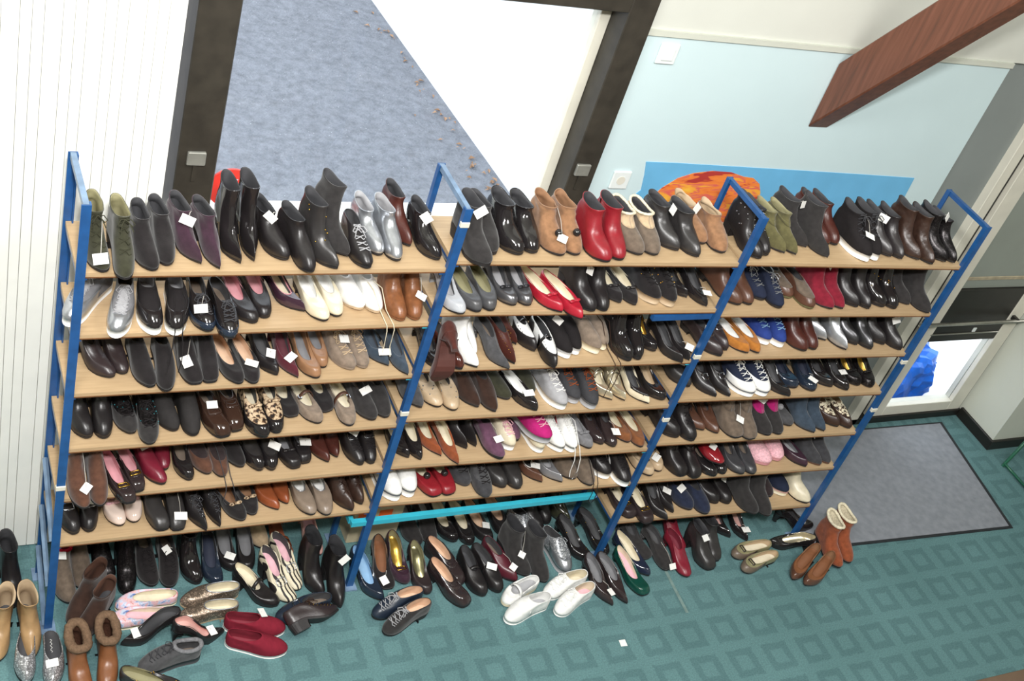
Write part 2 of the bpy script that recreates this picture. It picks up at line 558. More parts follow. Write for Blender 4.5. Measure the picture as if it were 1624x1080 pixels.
# paper scrap and green chair at the right edge
pp = on_z(988, 1020, 0)
tag_obj(slab('paper_scrap', [pp + Vector(q) for q in ((-0.018, -0.016, 0), (0.015, -0.018, 0), (0.018, 0.016, 0), (-0.014, 0.018, 0))], 0.0005, 0.002, M_paper, None, Vector()), 'small white paper scrap lying alone on the teal carpet', 'paper')
ch = empty('metal_stool', (5.78, 0.12, 0))
for a, b in (((-0.22, 0.09, 0.0), (-0.02, 0.14, 0.44)), ((-0.215, -0.12, 0.0), (-0.02, -0.12, 0.44)), ((0.25, 0.09, 0), (0.16, 0.12, 0.44)), ((0.25, -0.14, 0), (0.16, -0.12, 0.44))):
    v, f = tube_vf([a, b], 0.011, 8)
    link('leg', v, f, M_green, ch, True)
v, f = tube_vf([(-0.215, 0.092, 0.02), (-0.212, -0.12, 0.02)], 0.009, 8)
link('floor_bar', v, f, M_green, ch, True)
box('seat', -0.04, 0.2, -0.16, 0.16, 0.44, 0.465, M_green, ch, 0.006)
tag_obj(ch, 'green metal stool leg frame at the right edge beside the pillar', 'stool')

# ------------------------------------------------------------------ outdoors
struct(box('ground_asphalt', -8.0, 3.35, 0.80, 14.0, -0.12, -0.02, M_asphalt))
struct(box('ground_paving', 3.60, 12.0, 0.762, 14.0, -0.12, -0.04, M_outwall))
ow = []
V = [Vector(p) for p in ((3.34, 0.80, -0.12), (3.60, 0.80, -0.12), (3.46, 14, -0.12), (2.80, 14, -0.12), (3.34, 0.80, 4.6), (3.60, 0.80, 4.6), (3.46, 14, 4.6), (2.80, 14, 4.6))]
V[0].x = V[4].x = 3.46
V[3].x = V[7].x = 2.84
V[2].x = V[6].x = 3.5
struct(link('wall_outdoor', V, [[0, 3, 2, 1], [4, 5, 6, 7], [0, 1, 5, 4], [1, 2, 6, 5], [2, 3, 7, 6], [3, 0, 4, 7]], M_outwall))
# blown leaves along the foot of that wall
lv, lf = [], []
for i in range(170):
    yy = 1.5 + random.random() ** 1.2 * 6.5
    xw = 3.46 - 0.047 * (yy - 0.8)
    clump = 0.5 + 0.5 * math.sin(yy * 4.1)
    if random.random() > 0.35 + 0.65 * clump:
        continue
    xx = xw - 0.05 - abs(random.gauss(0, 0.13))
    a, s = random.random() * 6.28, random.uniform(0.012, 0.030)
    k = len(lv)
    for j, (dx, dy) in enumerate(((1, 0), (0.2, 0.5), (-1, 0.1), (0.1, -0.55))):
        lv.append(Vector((xx + s * (dx * math.cos(a) - dy * math.sin(a)), yy + s * (dx * math.sin(a) + dy * math.cos(a)), -0.018 + (0.012 if j % 2 else 0.002) + random.random() * 0.01)))
    lf.append([k, k + 1, k + 2, k + 3])
M_leaf = plain('dry_leaf', '94745A', 0.8, 0.35, 3)
lo = link('fallen_leaves', lv, lf, M_leaf)
lo['kind'] = 'stuff'
tag_obj(lo, 'dry brown leaves blown along the foot of the white outdoor wall', 'leaves')
# crumpled blue tarp behind the door pane
bm = bmesh.new()
bmesh.ops.create_icosphere(bm, subdivisions=4, radius=1)
rng = random.Random(3)
from mathutils import noise as mnoise
for vtx in bm.verts:
    p = vtx.co.copy()
    n1 = mnoise.noise(p * 2.2) * 0.22 + abs(mnoise.noise(p * 4.0)) * 0.22 + abs(mnoise.noise(p * 8.0)) * 0.20
    p *= 1 + n1
    vtx.co = Vector((5.20 + p.x * 0.30, 1.02 + p.y * 0.19, max(-0.04, 0.08 + p.z * 0.26)))
v, f = bm_vf(bm)
tag_obj(link('blue_tarp', v, f, M_tarp, None, False), 'crumpled blue plastic tarp heaped outside behind the door glass', 'tarp')

# ------------------------------------------------------------------ ceiling of the hall, above the frame
struct(box('ceiling', -5.0, 8.0, -7.0, 0.8, 5.4, 5.5, M_cream))
struct(box('wall_rear', -5.0, 8.0, -7.1, -7.0, 0.0, 5.5, M_cream))
struct(box('wall_hall_left', -5.1, -5.0, -7.0, 0.8, 0.0, 5.5, M_cream))
struct(box('wall_hall_right', 8.0, 8.1, -7.0, 0.8, 0.0, 5.5, M_cream))

# ------------------------------------------------------------------ the rack
PXS = [0.0, 1.25, 2.511, 3.697]
PYS = [0.0, 0.0, -0.0357, -0.0865]
HT = 2.03
DEP = 0.2716
BAYS = {'L': (0, [1.7522, 1.5005, 1.2427, 0.9788, 0.7263, 0.4814]),
        'M': (1, [1.7861, 1.5481, 1.2692, 1.0056, 0.7364, 0.5124]),
        'R': (2, [1.7933, 1.5246, 1.2822, 1.0372, 0.7665, 0.5204, 0.242])}
TH = 0.018
rack = empty('shelving_rack', (1.85, 0.12, 0.0))
tag_obj(rack, 'long blue steel rack of beige shelf boards filled with shoes', 'shelving')
RO = Vector((1.85, 0.12, 0.0))
def rlink(name, vf, mat, par=None, smooth=False):
    return link(name, [Vector(v) - RO for v in vf[0]], vf[1], mat, par or rack, smooth)
def angle_vf(x, y, z0, z1, sx, sy, w=0.038, t=0.005):
    # L profile: flange across x on the outer face, flange along y
    return join(box_vf(min(x - w / 2, x + w / 2), x + w / 2, min(y, y + sy * t), max(y, y + sy * t), z0, z1),
                box_vf(min(x + sx * w / 2, x + sx * (w / 2 - t)), max(x + sx * w / 2, x + sx * (w / 2 - t)), min(y + sy * t, y + sy * w * 0.7), max(y + sy * t, y + sy * w * 0.7), z0, z1))
for i in range(4):
    x, y = PXS[i], PYS[i]
    sx = 1 if i == 0 else -1
    fp = rlink('front_post', angle_vf(x, y - 0.007, 0.0, HT, sx, 1, 0.030), M_steelblue)
    bp = rlink('back_post', angle_vf(x, y + DEP + 0.007, 0.0, HT, sx, -1, 0.030), M_steelblue)
    rlink('foot_plate', box_vf(x - 0.028, x + 0.028, y - 0.03, y + 0.035, 0.0, 0.006), M_greyblue)
    rlink('foot_plate', box_vf(x - 0.028, x + 0.028, y + DEP - 0.035, y + DEP + 0.03, 0.0, 0.006), M_greyblue)
    # top tie and lower ties between front and back posts
    rlink('crossbar', box_vf(x - 0.009, x + 0.009, y - 0.003, y + DEP + 0.003, HT - 0.020, HT), M_greyblue if i < 2 else M_steelblue)
    if i == 0:
        for z in (0.62, 0.36, 0.12):
            v, f = tube_vf([(x - 0.012, y, z - 0.10), (x - 0.012, y + DEP, z + 0.06)], 0.010, 4)
            rlink('crossbar', (v, f), M_greyblue)
for b, (i, zs) in BAYS.items():
    x0, x1 = PXS[i] + (0.0 if i else -0.01), PXS[i + 1]
    y0, y1 = PYS[i], PYS[i + 1]
    for r, z in enumerate(zs):
        a, c = x0 + 0.003, x1 - 0.003
        V, F = [], []
        n = 6
        for q in range(n + 1):
            tt = q / n
            xx = a + (c - a) * tt
            yy = y0 + (y1 - y0) * tt
            sag = 0.0
            V += [Vector((xx, yy + 0.001, z + sag)), Vector((xx, yy + DEP, z + sag)), Vector((xx, yy + DEP, z + TH + sag)), Vector((xx, yy + 0.001, z + TH + sag))]
        for q in range(n):
            o = q * 4
            for e in range(4):
                e2 = (e + 1) % 4
                F.append([o + e, o + 4 + e, o + 4 + e2, o + e2])
        F += [[0, 1, 2, 3], [n * 4 + 3, n * 4 + 2, n * 4 + 1, n * 4]]
        so = rlink('shelf', (V, F), M_shelf)
        # dark line of the board's lower lip and support brackets at both ends
        lipV, lipF = [], []
        for q in range(n + 1):
            tt = q / n
            xx = a + (c - a) * tt
            yy = y0 + (y1 - y0) * tt
            sag = 0.0
            lipV += [Vector((xx, yy - 0.0005, z + sag - 0.0015)), Vector((xx, yy + 0.004, z + sag - 0.0015)), Vector((xx, yy + 0.004, z + 0.003 + sag)), Vector((xx, yy - 0.0005, z + 0.003 + sag))]
        rlink('edge_lip', (lipV, list(F)), M_edge, so)
        for e, ex in ((0, a), (1, c)):
            yy = y0 if e == 0 else y1
            s = 1 if e == 0 else -1
            cm = M_cyan if (b, r, e) in (('L', 1, 1), ('L', 2, 1), ('M', 2, 1), ('M', 4, 1), ('M', 5, 1)) else M_steelblue
            rlink('bracket', box_vf(min(ex, ex + s * 0.03), max(ex, ex + s * 0.03), yy + 0.004, yy + DEP - 0.004, z - 0.012, z - 0.0005), cm)
for i, zc in ((1, 1.955), (1, 1.05), (2, 1.30), (2, 0.93), (3, 1.24), (3, 0.93), (0, 0.80)):
    x, y = PXS[i], PYS[i]
    rlink('joint_clip', box_vf(x - 0.017, x + 0.017, y - 0.011, y + 0.004, zc, zc + 0.022, 0.002), M_offwhite)
# cyan rail low in the middle bay, with its return at the left, and the short blue rail higher up
rlink('cyan_rail', box_vf(1.17, 2.36, -0.006, 0.018, 0.408, 0.432), M_cyan)
rlink('cyan_rail', box_vf(1.165, 1.185, 0.018, DEP, 0.405, 0.430), M_cyan)
rlink('blue_rail', box_vf(2.20, 2.49, -0.034, -0.012, 1.515, 1.540), M_steelblue)
v, f = tube_vf([(2.36, 0.0, 0.42), (2.44, 0.2, 0.20)], 0.012, 4)
rlink('brace', (v, f), M_steelblue)

# ------------------------------------------------------------------ shoe materials
HEX = dict(blk='221F20', bl2='302E2E', ebo='2C2829', ink='232C3A', cha='3E3E41', dgr='4A4A4C', gry='77777A', lgr='A3A3A6', sil='B4B7BC', wht='EDEDEA', cre='DCD2B8', bei='BBA486', tau='857668', tad='6B5E52', tan='906B4E', cam='A5855E', cog='7E5032', bro='5A3D30', dbr='37261F', dkb='32292A', mah='4A2620', bur='55202B', wine='6E1D2E', red='871F28', cri='7C2030', crr='A31F30', pnk='E6B4BD', ros='C98F96', mag='B0246E', pur='644458', plu='3A2632', nav='252B3E', blu='2B3F82', dbl='3C4855', sky='8BB3D6', oli='5E5A3C', dol='37372A', khk='8F8A68', grn='12443A', org='A96D30', rus='8C4A2B', bri='8C4B30', fud='705A48', pnw='DCC8BC', gld='C9A24A', skin='D9B79A', ins='D8BE97', pin='D9A9A0', teal='2F6F78')
_mc = {}
def MAT(spec):
    if spec in _mc:
        return _mc[spec]
    kind, c = spec.split(':')
    hx = HEX[c]
    nm = {'lea': 'leather', 'pat': 'patent_leather', 'sue': 'suede', 'met': 'metallic_leather', 'gli': 'glitter', 'can': 'canvas', 'fur': 'fleece', 'rub': 'rubber', 'leo': 'leopard_print', 'flo': 'floral_print', 'lin': 'lining', 'zig': 'zigzag_weave', 'cro': 'crinkled_leather', 'bra': 'brass'}[kind] + '_' + c
    if kind == 'lea':
        mt = plain(nm, hx, 0.34, 0.12, 30, 0.22, 160, spec=0.5)
    elif kind == 'cro':
        mt = plain(nm, hx, 0.36, 0.25, 40, 0.9, 55, spec=0.5)
    elif kind == 'pat':
        mt = plain(nm, hx, 0.10, 0.05, 20, 0.04, 25, spec=0.7)
    elif kind == 'sue':
        mt = plain(nm, hx, 0.95, 0.22, 45, 0.25, 300, spec=0.15)
        mt.node_tree.nodes['Principled BSDF'].inputs['Sheen Weight'].default_value = 0.25
    elif kind == 'met':
        mt = plain(nm, hx, 0.30, 0.12, 40, 0.25, 50, metal=0.75)
    elif kind == 'bra':
        mt = plain(nm, hx, 0.18, 0.05, 40, metal=1.0)
    elif kind == 'gli':
        mt, nt, bs = new_mat(nm)
        tc = nt.nodes.new('ShaderNodeTexCoord')
        vo = nt.nodes.new('ShaderNodeTexVoronoi')
        vo.inputs['Scale'].default_value = 240
        nt.links.new(tc.outputs['Object'], vo.inputs['Vector'])
        sp = nt.nodes.new('ShaderNodeSeparateColor')
        nt.links.new(vo.outputs['Color'], sp.inputs[0])
        c0 = lin(hx)
        r = ramp(nt, sp.outputs[0], [(0.0, scaled(c0, 0.7)), (0.7, c0), (0.95, scaled(c0, 2.6))])
        nt.links.new(r.outputs['Color'], bs.inputs['Base Color'])
        bs.inputs['Metallic'].default_value = 0.6
        bs.inputs['Roughness'].default_value = 0.3
        bump(nt, bs, sp.outputs[1], 0.6, 0.002)
    elif kind == 'can':
        mt = plain(nm, hx, 0.9, 0.10, 60, 0.35, 500, spec=0.2)
    elif kind == 'fur':
        mt = plain(nm, hx, 1.0, 0.22, 110, 0.5, 260, spec=0.1)
    elif kind == 'rub':
        mt = plain(nm, hx, 0.6, 0.06, 30)
    elif kind == 'lin':
        mt = plain(nm, hx, 0.75, 0.08, 30)
    elif kind in ('leo', 'flo', 'zig'):
        mt, nt, bs = new_mat(nm)
        c0 = lin(hx)
        if kind == 'zig':
            tc = nt.nodes.new('ShaderNodeTexCoord')
            wv = nt.nodes.new('ShaderNodeTexWave')
            wv.inputs['Scale'].default_value = 13
            wv.inputs['Distortion'].default_value = 9
            wv.inputs['Detail'].default_value = 0
            nt.links.new(tc.outputs['Object'], wv.inputs['Vector'])
            r = ramp(nt, wv.outputs['Fac'], [(0.30, lin('241F1F')), (0.36, c0)])
        else:
            n = noise(nt, 75 if kind == 'leo' else 38, 2)
            n.inputs['Distortion'].default_value = 0.5
            if kind == 'leo':
                r = ramp(nt, n.outputs['Fac'], [(0.36, lin('1E1613')), (0.44, lin('5A3D26')), (0.50, c0), (0.7, scaled(c0, 1.2))])
            else:
                r = ramp(nt, n.outputs['Fac'], [(0.32, lin('5E78B8')), (0.40, lin('C9D6E8')), (0.52, c0), (0.60, lin('E7C9C8')), (0.70, lin('C2464E'))])
        nt.links.new(r.outputs['Color'], bs.inputs['Base Color'])
        bs.inputs['Roughness'].default_value = 0.6
    _mc[spec] = mt
    return mt

# ------------------------------------------------------------------ shoe shape
NR = 36      # points round a ring
WB = [(0, .90), (.15, .95), (.32, 1.0), (.45, .92), (.6, .78), (.8, .73), (1.0, .72)]
TOE = dict(round=(.27, 2.2, 2.2), point=(.50, 1.45, 1.22), almond=(.38, 1.9, 1.6), square=(.15, 2.4, 3.4))
def lerp_tab(tab, v):
    for (a, p), (b, q) in zip(tab, tab[1:]):
        if v <= b:
            return p + (q - p) * (v - a) / (b - a)
    return tab[-1][1]
def outline(v, toe):
    a, p, q = TOE[toe]
    t = 1.0 if v >= a else max(0.0, 1 - (1 - v / a) ** p) ** (1 / q)
    b = .14
    h = 1.0 if v <= 1 - b else max(0.0, 1 - (1 - (1 - v) / b) ** 2) ** .5
    return lerp_tab(WB, v) * t * h
def opening(v):
    return max(0.0, 1 - abs(1 - 2 * v) ** 2.4) ** (1 / 2.4) * .86
def sstep(a, b, x):
    t = min(1, max(0, (x - a) / (b - a)))
    return t * t * (3 - 2 * t)

STY = dict(
    pump=dict(h=.055, heel='kitten', toe='almond', vamp=.30, th=.036, zb=.052, sag=.012, st=.005, cat='shoe', name='pump'),
    flat=dict(h=.008, heel='flat', toe='round', vamp=.27, th=.036, zb=.046, sag=.010, st=.006, cat='shoe', name='ballet_flat'),
    loaf=dict(h=.022, heel='block', toe='round', vamp=.46, th=.046, zb=.056, sag=.006, st=.008, cat='shoe', name='loafer', inst=.018),
    oxf=dict(h=.022, heel='block', toe='round', vamp=.54, th=.046, zb=.060, sag=.004, st=.009, cat='shoe', name='lace_up_shoe', inst=.030),
    snk=dict(h=.0, heel='none', toe='round', vamp=.56, th=.046, zb=.066, sag=.012, st=.026, cat='sneaker', name='sneaker', inst=.034, W=.0435, sole='rub:wht'),
    mule=dict(h=.012, heel='flat', toe='round', vamp=.46, th=.046, zb=.004, sag=.0, st=.012, cat='slipper', name='mule', inst=.02, mule=1, W=.044),
    boot=dict(h=.045, heel='block', toe='almond', Hs=.165, th=.044, st=.007, cat='boot', name='ankle_boot'),
    hit=dict(h=.0, heel='none', toe='round', Hs=.135, th=.046, st=.026, cat='sneaker', name='high_top_sneaker', sole='rub:wht', W=.0435),
)

def shoe_rings(S, L, W, side):
    st, th, toe = S['st'], S['th'], S['toe']
    h = S['h']
    def bed(y):
        return h * sstep(.30 * L, .80 * L, y) + .010 * (1 - sstep(0, .22 * L, y)) * (1 if S['heel'] != 'none' else .6)
    R = []   # yf, yb, ws, mix, zf, zb, sag, k
    R.append((0, L, 1.0, 0, st, st, 0, 0))
    R.append((-.001, L + .002, 1.05, 0, st + .3 * th, st + .022 if not S.get('mule') else st + .002, 0, 0))
    if 'Hs' in S:
        Hs = S['Hs']
        fl = S.get('flare', 1.0)
        R.append((.10 * L, L + .003, .99, 0, st + th, st + .045, 0, 0))
        R.append((.34 * L, L + .001, .88, .3, st + min(th + .024, .72 * Hs), st + min(.078, .6 * Hs), 0, .1))
        za = min(.108, .80 * Hs)
        R.append((.465 * L, L - .009, .88, .85, st + za, st + za, 0, .55))
        if Hs > .15:
            hm = (.112 + Hs) / 2
            R.append((.47 * L, L - .009, .94 * (1 + fl) / 2, 1, st + hm, st + hm, 0, .9))
        R.append((.47 * L - (fl - 1) * .03, L - .006 + (fl - 1) * .02, 1.0 * fl, 1, st + Hs * S.get('front', .97), st + Hs, S.get('dip', .014), 1))
    else:
        yt = S['vamp'] * L
        ins = S.get('inst', .003)
        mu = S.get('mule')
        R.append((.22 * yt, L + (.002 if not mu else 0), .985, 0, st + th * .92, st + .036 if not mu else st + .003, 0, 0))
        R.append((.62 * yt, L + (.001 if not mu else 0), .92 if not mu else .97, .45 if not mu else .1, st + th + ins * .45, st + S['zb'] * .85, 0, 0))
        R.append((yt, L - (.003 if not mu else .002), S.get('ow', .80) if not mu else .93, 1 if not mu else .35, st + th + ins, st + S['zb'], S['sag'], 0))
    lev = []
    for (yf, yb, ws, mix, zf, zb, sag, k) in R:
        row = []
        for j in range(NR):
            ph = 2 * PI * j / NR
            v = (1 - math.cos(ph)) / 2
            sg = 1 if math.sin(ph) >= 0 else -1
            hw = W * ws * (outline(v, toe) * (1 - mix) + opening(v) * mix)
            if j in (0, NR // 2):
                hw = 0
            y = yf + (yb - yf) * v
            vv = y / L
            cx = side * (.008 * (1 - sstep(0, .45, vv)) - .004 * math.sin(PI * min(1, max(0, vv)))) * (1 - .6 * k)
            z = zf + (zb - zf) * v - sag * 4 * v * (1 - v)
            z += bed(y) * (1 - k) + h * k
            row.append(Vector((cx + sg * hw, y, z)))
        lev.append(row)
    return lev, bed

def catmull(p0, p1, p2, p3, t):
    return .5 * ((2 * p1) + (p2 - p0) * t + (2 * p0 - 5 * p1 + 4 * p2 - p3) * t * t + (3 * p1 - p0 - 3 * p2 + p3) * t ** 3)

def shoe_grid(S, L, W, side, sub=4, slouch=0, seed=0):
    lev, bed = shoe_rings(S, L, W, side)
    G = []
    n = len(lev)
    for i in range(n - 1):
        a, b, c, d = lev[max(0, i - 1)], lev[i], lev[i + 1], lev[min(n - 1, i + 2)]
        for s in range(sub):
            t = s / sub
            G.append([catmull(a[j], b[j], c[j], d[j], t) for j in range(NR)])
    G.append([p.copy() for p in lev[-1]])
    if slouch:
        for i, row in enumerate(G):
            u = i / (len(G) - 1)
            if u > .45:
                for j, p in enumerate(row):
                    q = mnoise.noise(Vector((p.x * 30, p.y * 22, p.z * 55 + seed))) * slouch * min(1, (u - .45) * 4)
                    c = Vector((0, .72 * L, p.z))
                    d = p - c
                    d.z = 0
                    p += d.normalized() * q + Vector((0, 0, q * .4))
    return G, bed

def strip_closed(top, bot):
    """side wall + caps between two closed loops of NR points (left/right mirrored indices)"""
    V = list(bot) + list(top)
    n = len(bot)
    F = [[j, (j + 1) % n, n + (j + 1) % n, n + j] for j in range(n)]
    for base, rev in ((n, False), (0, True)):
        for j in range(n // 2):
            a, b = j, j + 1
            c, d = (n - b) % n, (n - a) % n
            q = [base + a, base + b, base + c, base + d]
            q = [x for i, x in enumerate(q) if x not in q[:i]]
            if len(q) > 2:
                F.append(q if rev else q[::-1])
    return V, F

def fix_normals(o):
    bm = bmesh.new()
    bm.from_mesh(o.data)
    bmesh.ops.remove_doubles(bm, verts=bm.verts[:], dist=1e-5)
    bmesh.ops.recalc_face_normals(bm, faces=bm.faces[:])
    bm.to_mesh(o.data)
    bm.free()

def card_vf(p, n, spin, w, h):
    n = n.normalized()
    t = n.cross(Vector((0, 0, 1)))
    if t.length < .05:
        t = Vector((1, 0, 0))
    t.normalize()
    b = n.cross(t)
    t2 = t * math.cos(spin) + b * math.sin(spin)
    b2 = n.cross(t2)
    V = []
    for dz in (0, .0012):
        for sx, sy in ((-1, -1), (1, -1), (1, 1), (-1, 1)):
            V.append(p + t2 * (sx * w / 2) + b2 * (sy * h / 2) + n * dz)
    return V, [[3, 2, 1, 0], [4, 5, 6, 7], [0, 1, 5, 4], [1, 2, 6, 5], [2, 3, 7, 6], [3, 0, 4, 7]]

def ball_vf(c, r, sx=1, sy=1, sz=1, rings=5, seg=8):
    V, F = [Vector(c) + Vector((0, 0, r * sz))], []
    for i in range(1, rings):
        a = PI * i / rings
        for k in range(seg):
            b = 2 * PI * k / seg
            V.append(Vector(c) + Vector((r * sx * math.sin(a) * math.cos(b), r * sy * math.sin(a) * math.sin(b), r * sz * math.cos(a))))
    V.append(Vector(c) - Vector((0, 0, r * sz)))
    for k in range(seg):
        F.append([0, 1 + k, 1 + (k + 1) % seg])
    for i in range(rings - 2):
        for k in range(seg):
            a = 1 + i * seg
            F.append([a + k, a + seg + k, a + seg + (k + 1) % seg, a + (k + 1) % seg])
    e = len(V) - 1
    a = 1 + (rings - 2) * seg
    for k in range(seg):
        F.append([e, a + (k + 1) % seg, a + k])
    return V, F

def build_shoe(style, mspec, side, opts, seed):
    """returns (root, L, sole-plan length); local frame: toe towards -y, base on z = 0, centred in y"""
    S = dict(STY[style])
    S.update({k: v for k, v in opts.items() if k in ('h', 'heel', 'toe', 'vamp', 'th', 'zb', 'sag', 'st', 'Hs', 'flare', 'front', 'dip', 'inst', 'W', 'sole', 'ow')})
    L = opts.get('L', .245)
    if S['h'] > .03:
        L = math.sqrt(max(.01, L * L - (S['h'] * 1.15) ** 2))
    W = S.get('W', .0415) * opts.get('wscale', 1)
    rng = random.Random(seed)
    name = opts.get('name', S['name'])
    root = empty(name)
    G, bed = shoe_grid(S, L, W, side, 4, opts.get('slouch', .0022 if 'Hs' in S and mspec[:3] not in ('pat', 'rub') else 0), seed)
    nl = len(G)
    off = Vector((0, -L / 2, 0))
    um = MAT(mspec)
    lining = MAT(opts.get('lining', 'lin:dgr' if 'Hs' not in S else 'lin:cha'))
    solem = MAT(S.get('sole') or 'rub:blk')
    insm = MAT(opts.get('ins', 'lin:cha' if ('Hs' in S) else 'lin:tad'))
    bare = opts.get('bare')          # sandal: no upper, straps instead
    def add(nm, vf, mat, smooth=True, par=None):
        return link(nm, [Vector(v) + off for v in vf[0]], vf[1], mat, par or root, smooth)
    # upper
    if not bare:
        V = [p for row in G for p in row]
        F = []
        sh = opts.get('shaft2')
        for i in range(nl - 1):
            for j in range(NR):
                F.append([i * NR + j, i * NR + (j + 1) % NR, (i + 1) * NR + (j + 1) % NR, (i + 1) * NR + j])
        up = add('upper', (V, F), [um, lining])
        fix_normals(up)
        md = up.modifiers.new('thickness', 'SOLIDIFY')
        md.thickness = opts.get('thick', .0028)
        md.offset = -1
        md.material_offset = 1
    def surf(u, j, o=0.0):
        """point on the upper at level fraction u, ring index j, pushed out by o"""
        f = min(nl - 1.001, max(0, u * (nl - 1)))
        i = int(f)
        t = f - i
        j0 = int(math.floor(j)) % NR
        j1 = (j0 + 1) % NR
        tj = j - math.floor(j)
        def g(ii):
            return G[ii][j0] * (1 - tj) + G[ii][j1] * tj
        p = g(i) * (1 - t) + g(i + 1) * t
        if o:
            du = g(min(nl - 1, i + 1)) - g(i)
            dj = G[i][(j0 + 1) % NR] - G[i][(j0 - 1) % NR]
            n = dj.cross(du)
            c = Vector((0, (G[0][0].y + G[0][NR // 2].y) / 2 if u < .6 else (G[-1][0].y + G[-1][NR // 2].y) / 2, p.z - .03))
            if n.length > 1e-9:
                n.normalize()
                if n.dot(p - c) < 0:
                    n = -n
                p = p + n * o
        return p
    def normal(u, j):
        a = surf(u, j)
        b = surf(u, j, .01)
        return (b - a).normalized()
    def patch(nm, u0, u1, j0, j1, mat, o=.0012, nu=6, nj=None):
        nj = nj or max(4, int(abs(j1 - j0)))
        V, F = [], []
        for a in range(nu + 1):
            for b in range(nj + 1):
                V.append(surf(u0 + (u1 - u0) * a / nu, j0 + (j1 - j0) * b / nj, o))
        for a in range(nu):
            for b in range(nj):
                q = a * (nj + 1) + b
                F.append([q, q + 1, q + nj + 2, q + nj + 1])
        ob = add(nm, (V, F), mat)
        s = ob.modifiers.new('thickness', 'SOLIDIFY')
        s.thickness = .0014
        s.offset = 0
        return ob
    # sole
    lo, hi = [], []
    for j in range(NR):
        p = G[0][j]
        k = 1.035 if S['heel'] == 'none' else 1.015
        q = Vector((p.x * k, L / 2 + (p.y - L / 2) * (1.012 if S['heel'] != 'none' else 1.02), 0))
        bz = bed(p.y)
        lo.append(Vector((q.x * .985, q.y, bz + .0005)))
        hi.append(Vector((q.x, q.y, bz + S['st'] + (.004 if S['heel'] == 'none' else .0005))))
    so = add('sole', strip_closed(hi, lo), solem, S['heel'] == 'none')
    if opts.get('line'):
        v, f = tube_vf([Vector((p.x * 1.01, L / 2 + (p.y - L / 2) * 1.005, p.z - .006)) for p in hi], .0016, 5, True)
        add('sole_stripe', (v, f), MAT(opts['line']), True, so)
    # insole
    il, ih = [], []
    for j in range(NR):
        p = G[0][j]
        q = Vector((p.x * .93, L / 2 + (p.y - L / 2) * .965, bed(p.y) + S['st'] + .001))
        il.append(q)
        ih.append(q + Vector((0, 0, .005)))
    add('insole', strip_closed(ih, il), insm)
    if 'mark' in opts:
        yy = .72 * L
        zz = bed(yy) + S['st'] + .0062
        if opts['mark'] == 'script':
            pts = [Vector((.004 * math.sin(q * 1.9), .60 * L + q * .0045, bed(.60 * L + q * .0045) + S['st'] + .0072)) for q in range(13)]
            add('insole_script', tube_vf(pts, .0012, 4), MAT('lin:wht'))
        else:
            for q in range(4):
                xx, y2 = (-.010, .002)[q % 2], yy + (-.012, .004)[q // 2]
                add('insole_print', box_vf(xx, xx + .008, y2, y2 + .008, zz - .004, zz + .0008), MAT('lin:blk'), False)
    # heel
    ht = S['heel']
    h = S['h']
    if ht not in ('none',) and h > .004:
        y0 = {'flat': .70, 'block': .70, 'kitten': .80, 'stiletto': .84, 'wedge': .30, 'spool': .76}[ht] * L
        prof = {'flat': [(0, 1), (1, .97)], 'block': [(0, 1), (.4, .92), (1, .88)], 'kitten': [(0, 1), (.3, .62), (.7, .42), (1, .45)],
                'stiletto': [(0, 1), (.25, .5), (.6, .26), (1, .2)], 'wedge': [(0, 1), (1, .96)], 'spool': [(0, 1), (.5, .5), (1, .72)]}[ht]
        base = []
        for j in range(NR):
            p = lo[j]
            base.append(Vector((p.x, max(y0, p.y), 0)))
        rows = []
        yb = max(p.y for p in base)
        for t, s in prof:
            row = []
            for j in range(NR):
                p = base[j]
                zt = bed(p.y) + .001
                if ht == 'wedge':
                    row.append(Vector((p.x * s, p.y, zt * (1 - t))))
                else:
                    yy = yb - (yb - p.y) * s - (.004 + .10 * h) * t
                    row.append(Vector((p.x * s, yy, zt * (1 - t))))
            rows.append(row)
        V, F = [], []
        for r in rows:
            V += r
        for i in range(len(rows) - 1):
            for j in range(NR):
                F.append([i * NR + j, (i + 1) * NR + j, (i + 1) * NR + (j + 1) % NR, i * NR + (j + 1) % NR])
        F.append([(len(rows) - 1) * NR + j for j in range(NR)])
        hm = MAT(opts['heelc']) if 'heelc' in opts else (um if ht in ('kitten', 'stiletto', 'wedge', 'spool') else solem)
        ho = add('heel', (V, F), hm, False)
        fix_normals(ho)
    # straps of a sandal or mary jane
    def band(y, wid, rise, mat, nm='strap', lift=.0):
        V, F = [], []
        n = 10
        for a in range(n + 1):
            t = a / n
            an = PI * t
            for s in (-1, 1):
                yy = y + s * wid / 2
                v = min(1, max(0, yy / L))
                hw = W * outline(v, S['toe']) * 1.0
                V.append(Vector((-hw * math.cos(an), yy, bed(yy) + S['st'] + .003 + lift + rise * math.sin(an) ** .8)))
        for a in range(n):
            F.append([2 * a, 2 * a + 1, 2 * a + 3, 2 * a + 2])
        ob = add(nm, (V, F), mat)
        s = ob.modifiers.new('thickness', 'SOLIDIFY')
        s.thickness = .002
        return ob
    if bare:
        for yy, wd, rs in bare:
            band(yy * L, wd, rs, um)
    if 'strap' in opts:
        sb = band(opts.get('strap_y', .47) * L, .014, .058, MAT(opts['strap']), 'strap', .008)
        v, f = box_vf(-.006, .006, -.009, .009, -.002, .002)
        c = Vector((side * -W * .72, opts.get('strap_y', .47) * L, bed(.47 * L) + S['st'] + .045))
        add('buckle', ([c + Vector(p) for p in v], f), MAT('bra:sil'), False, sb)
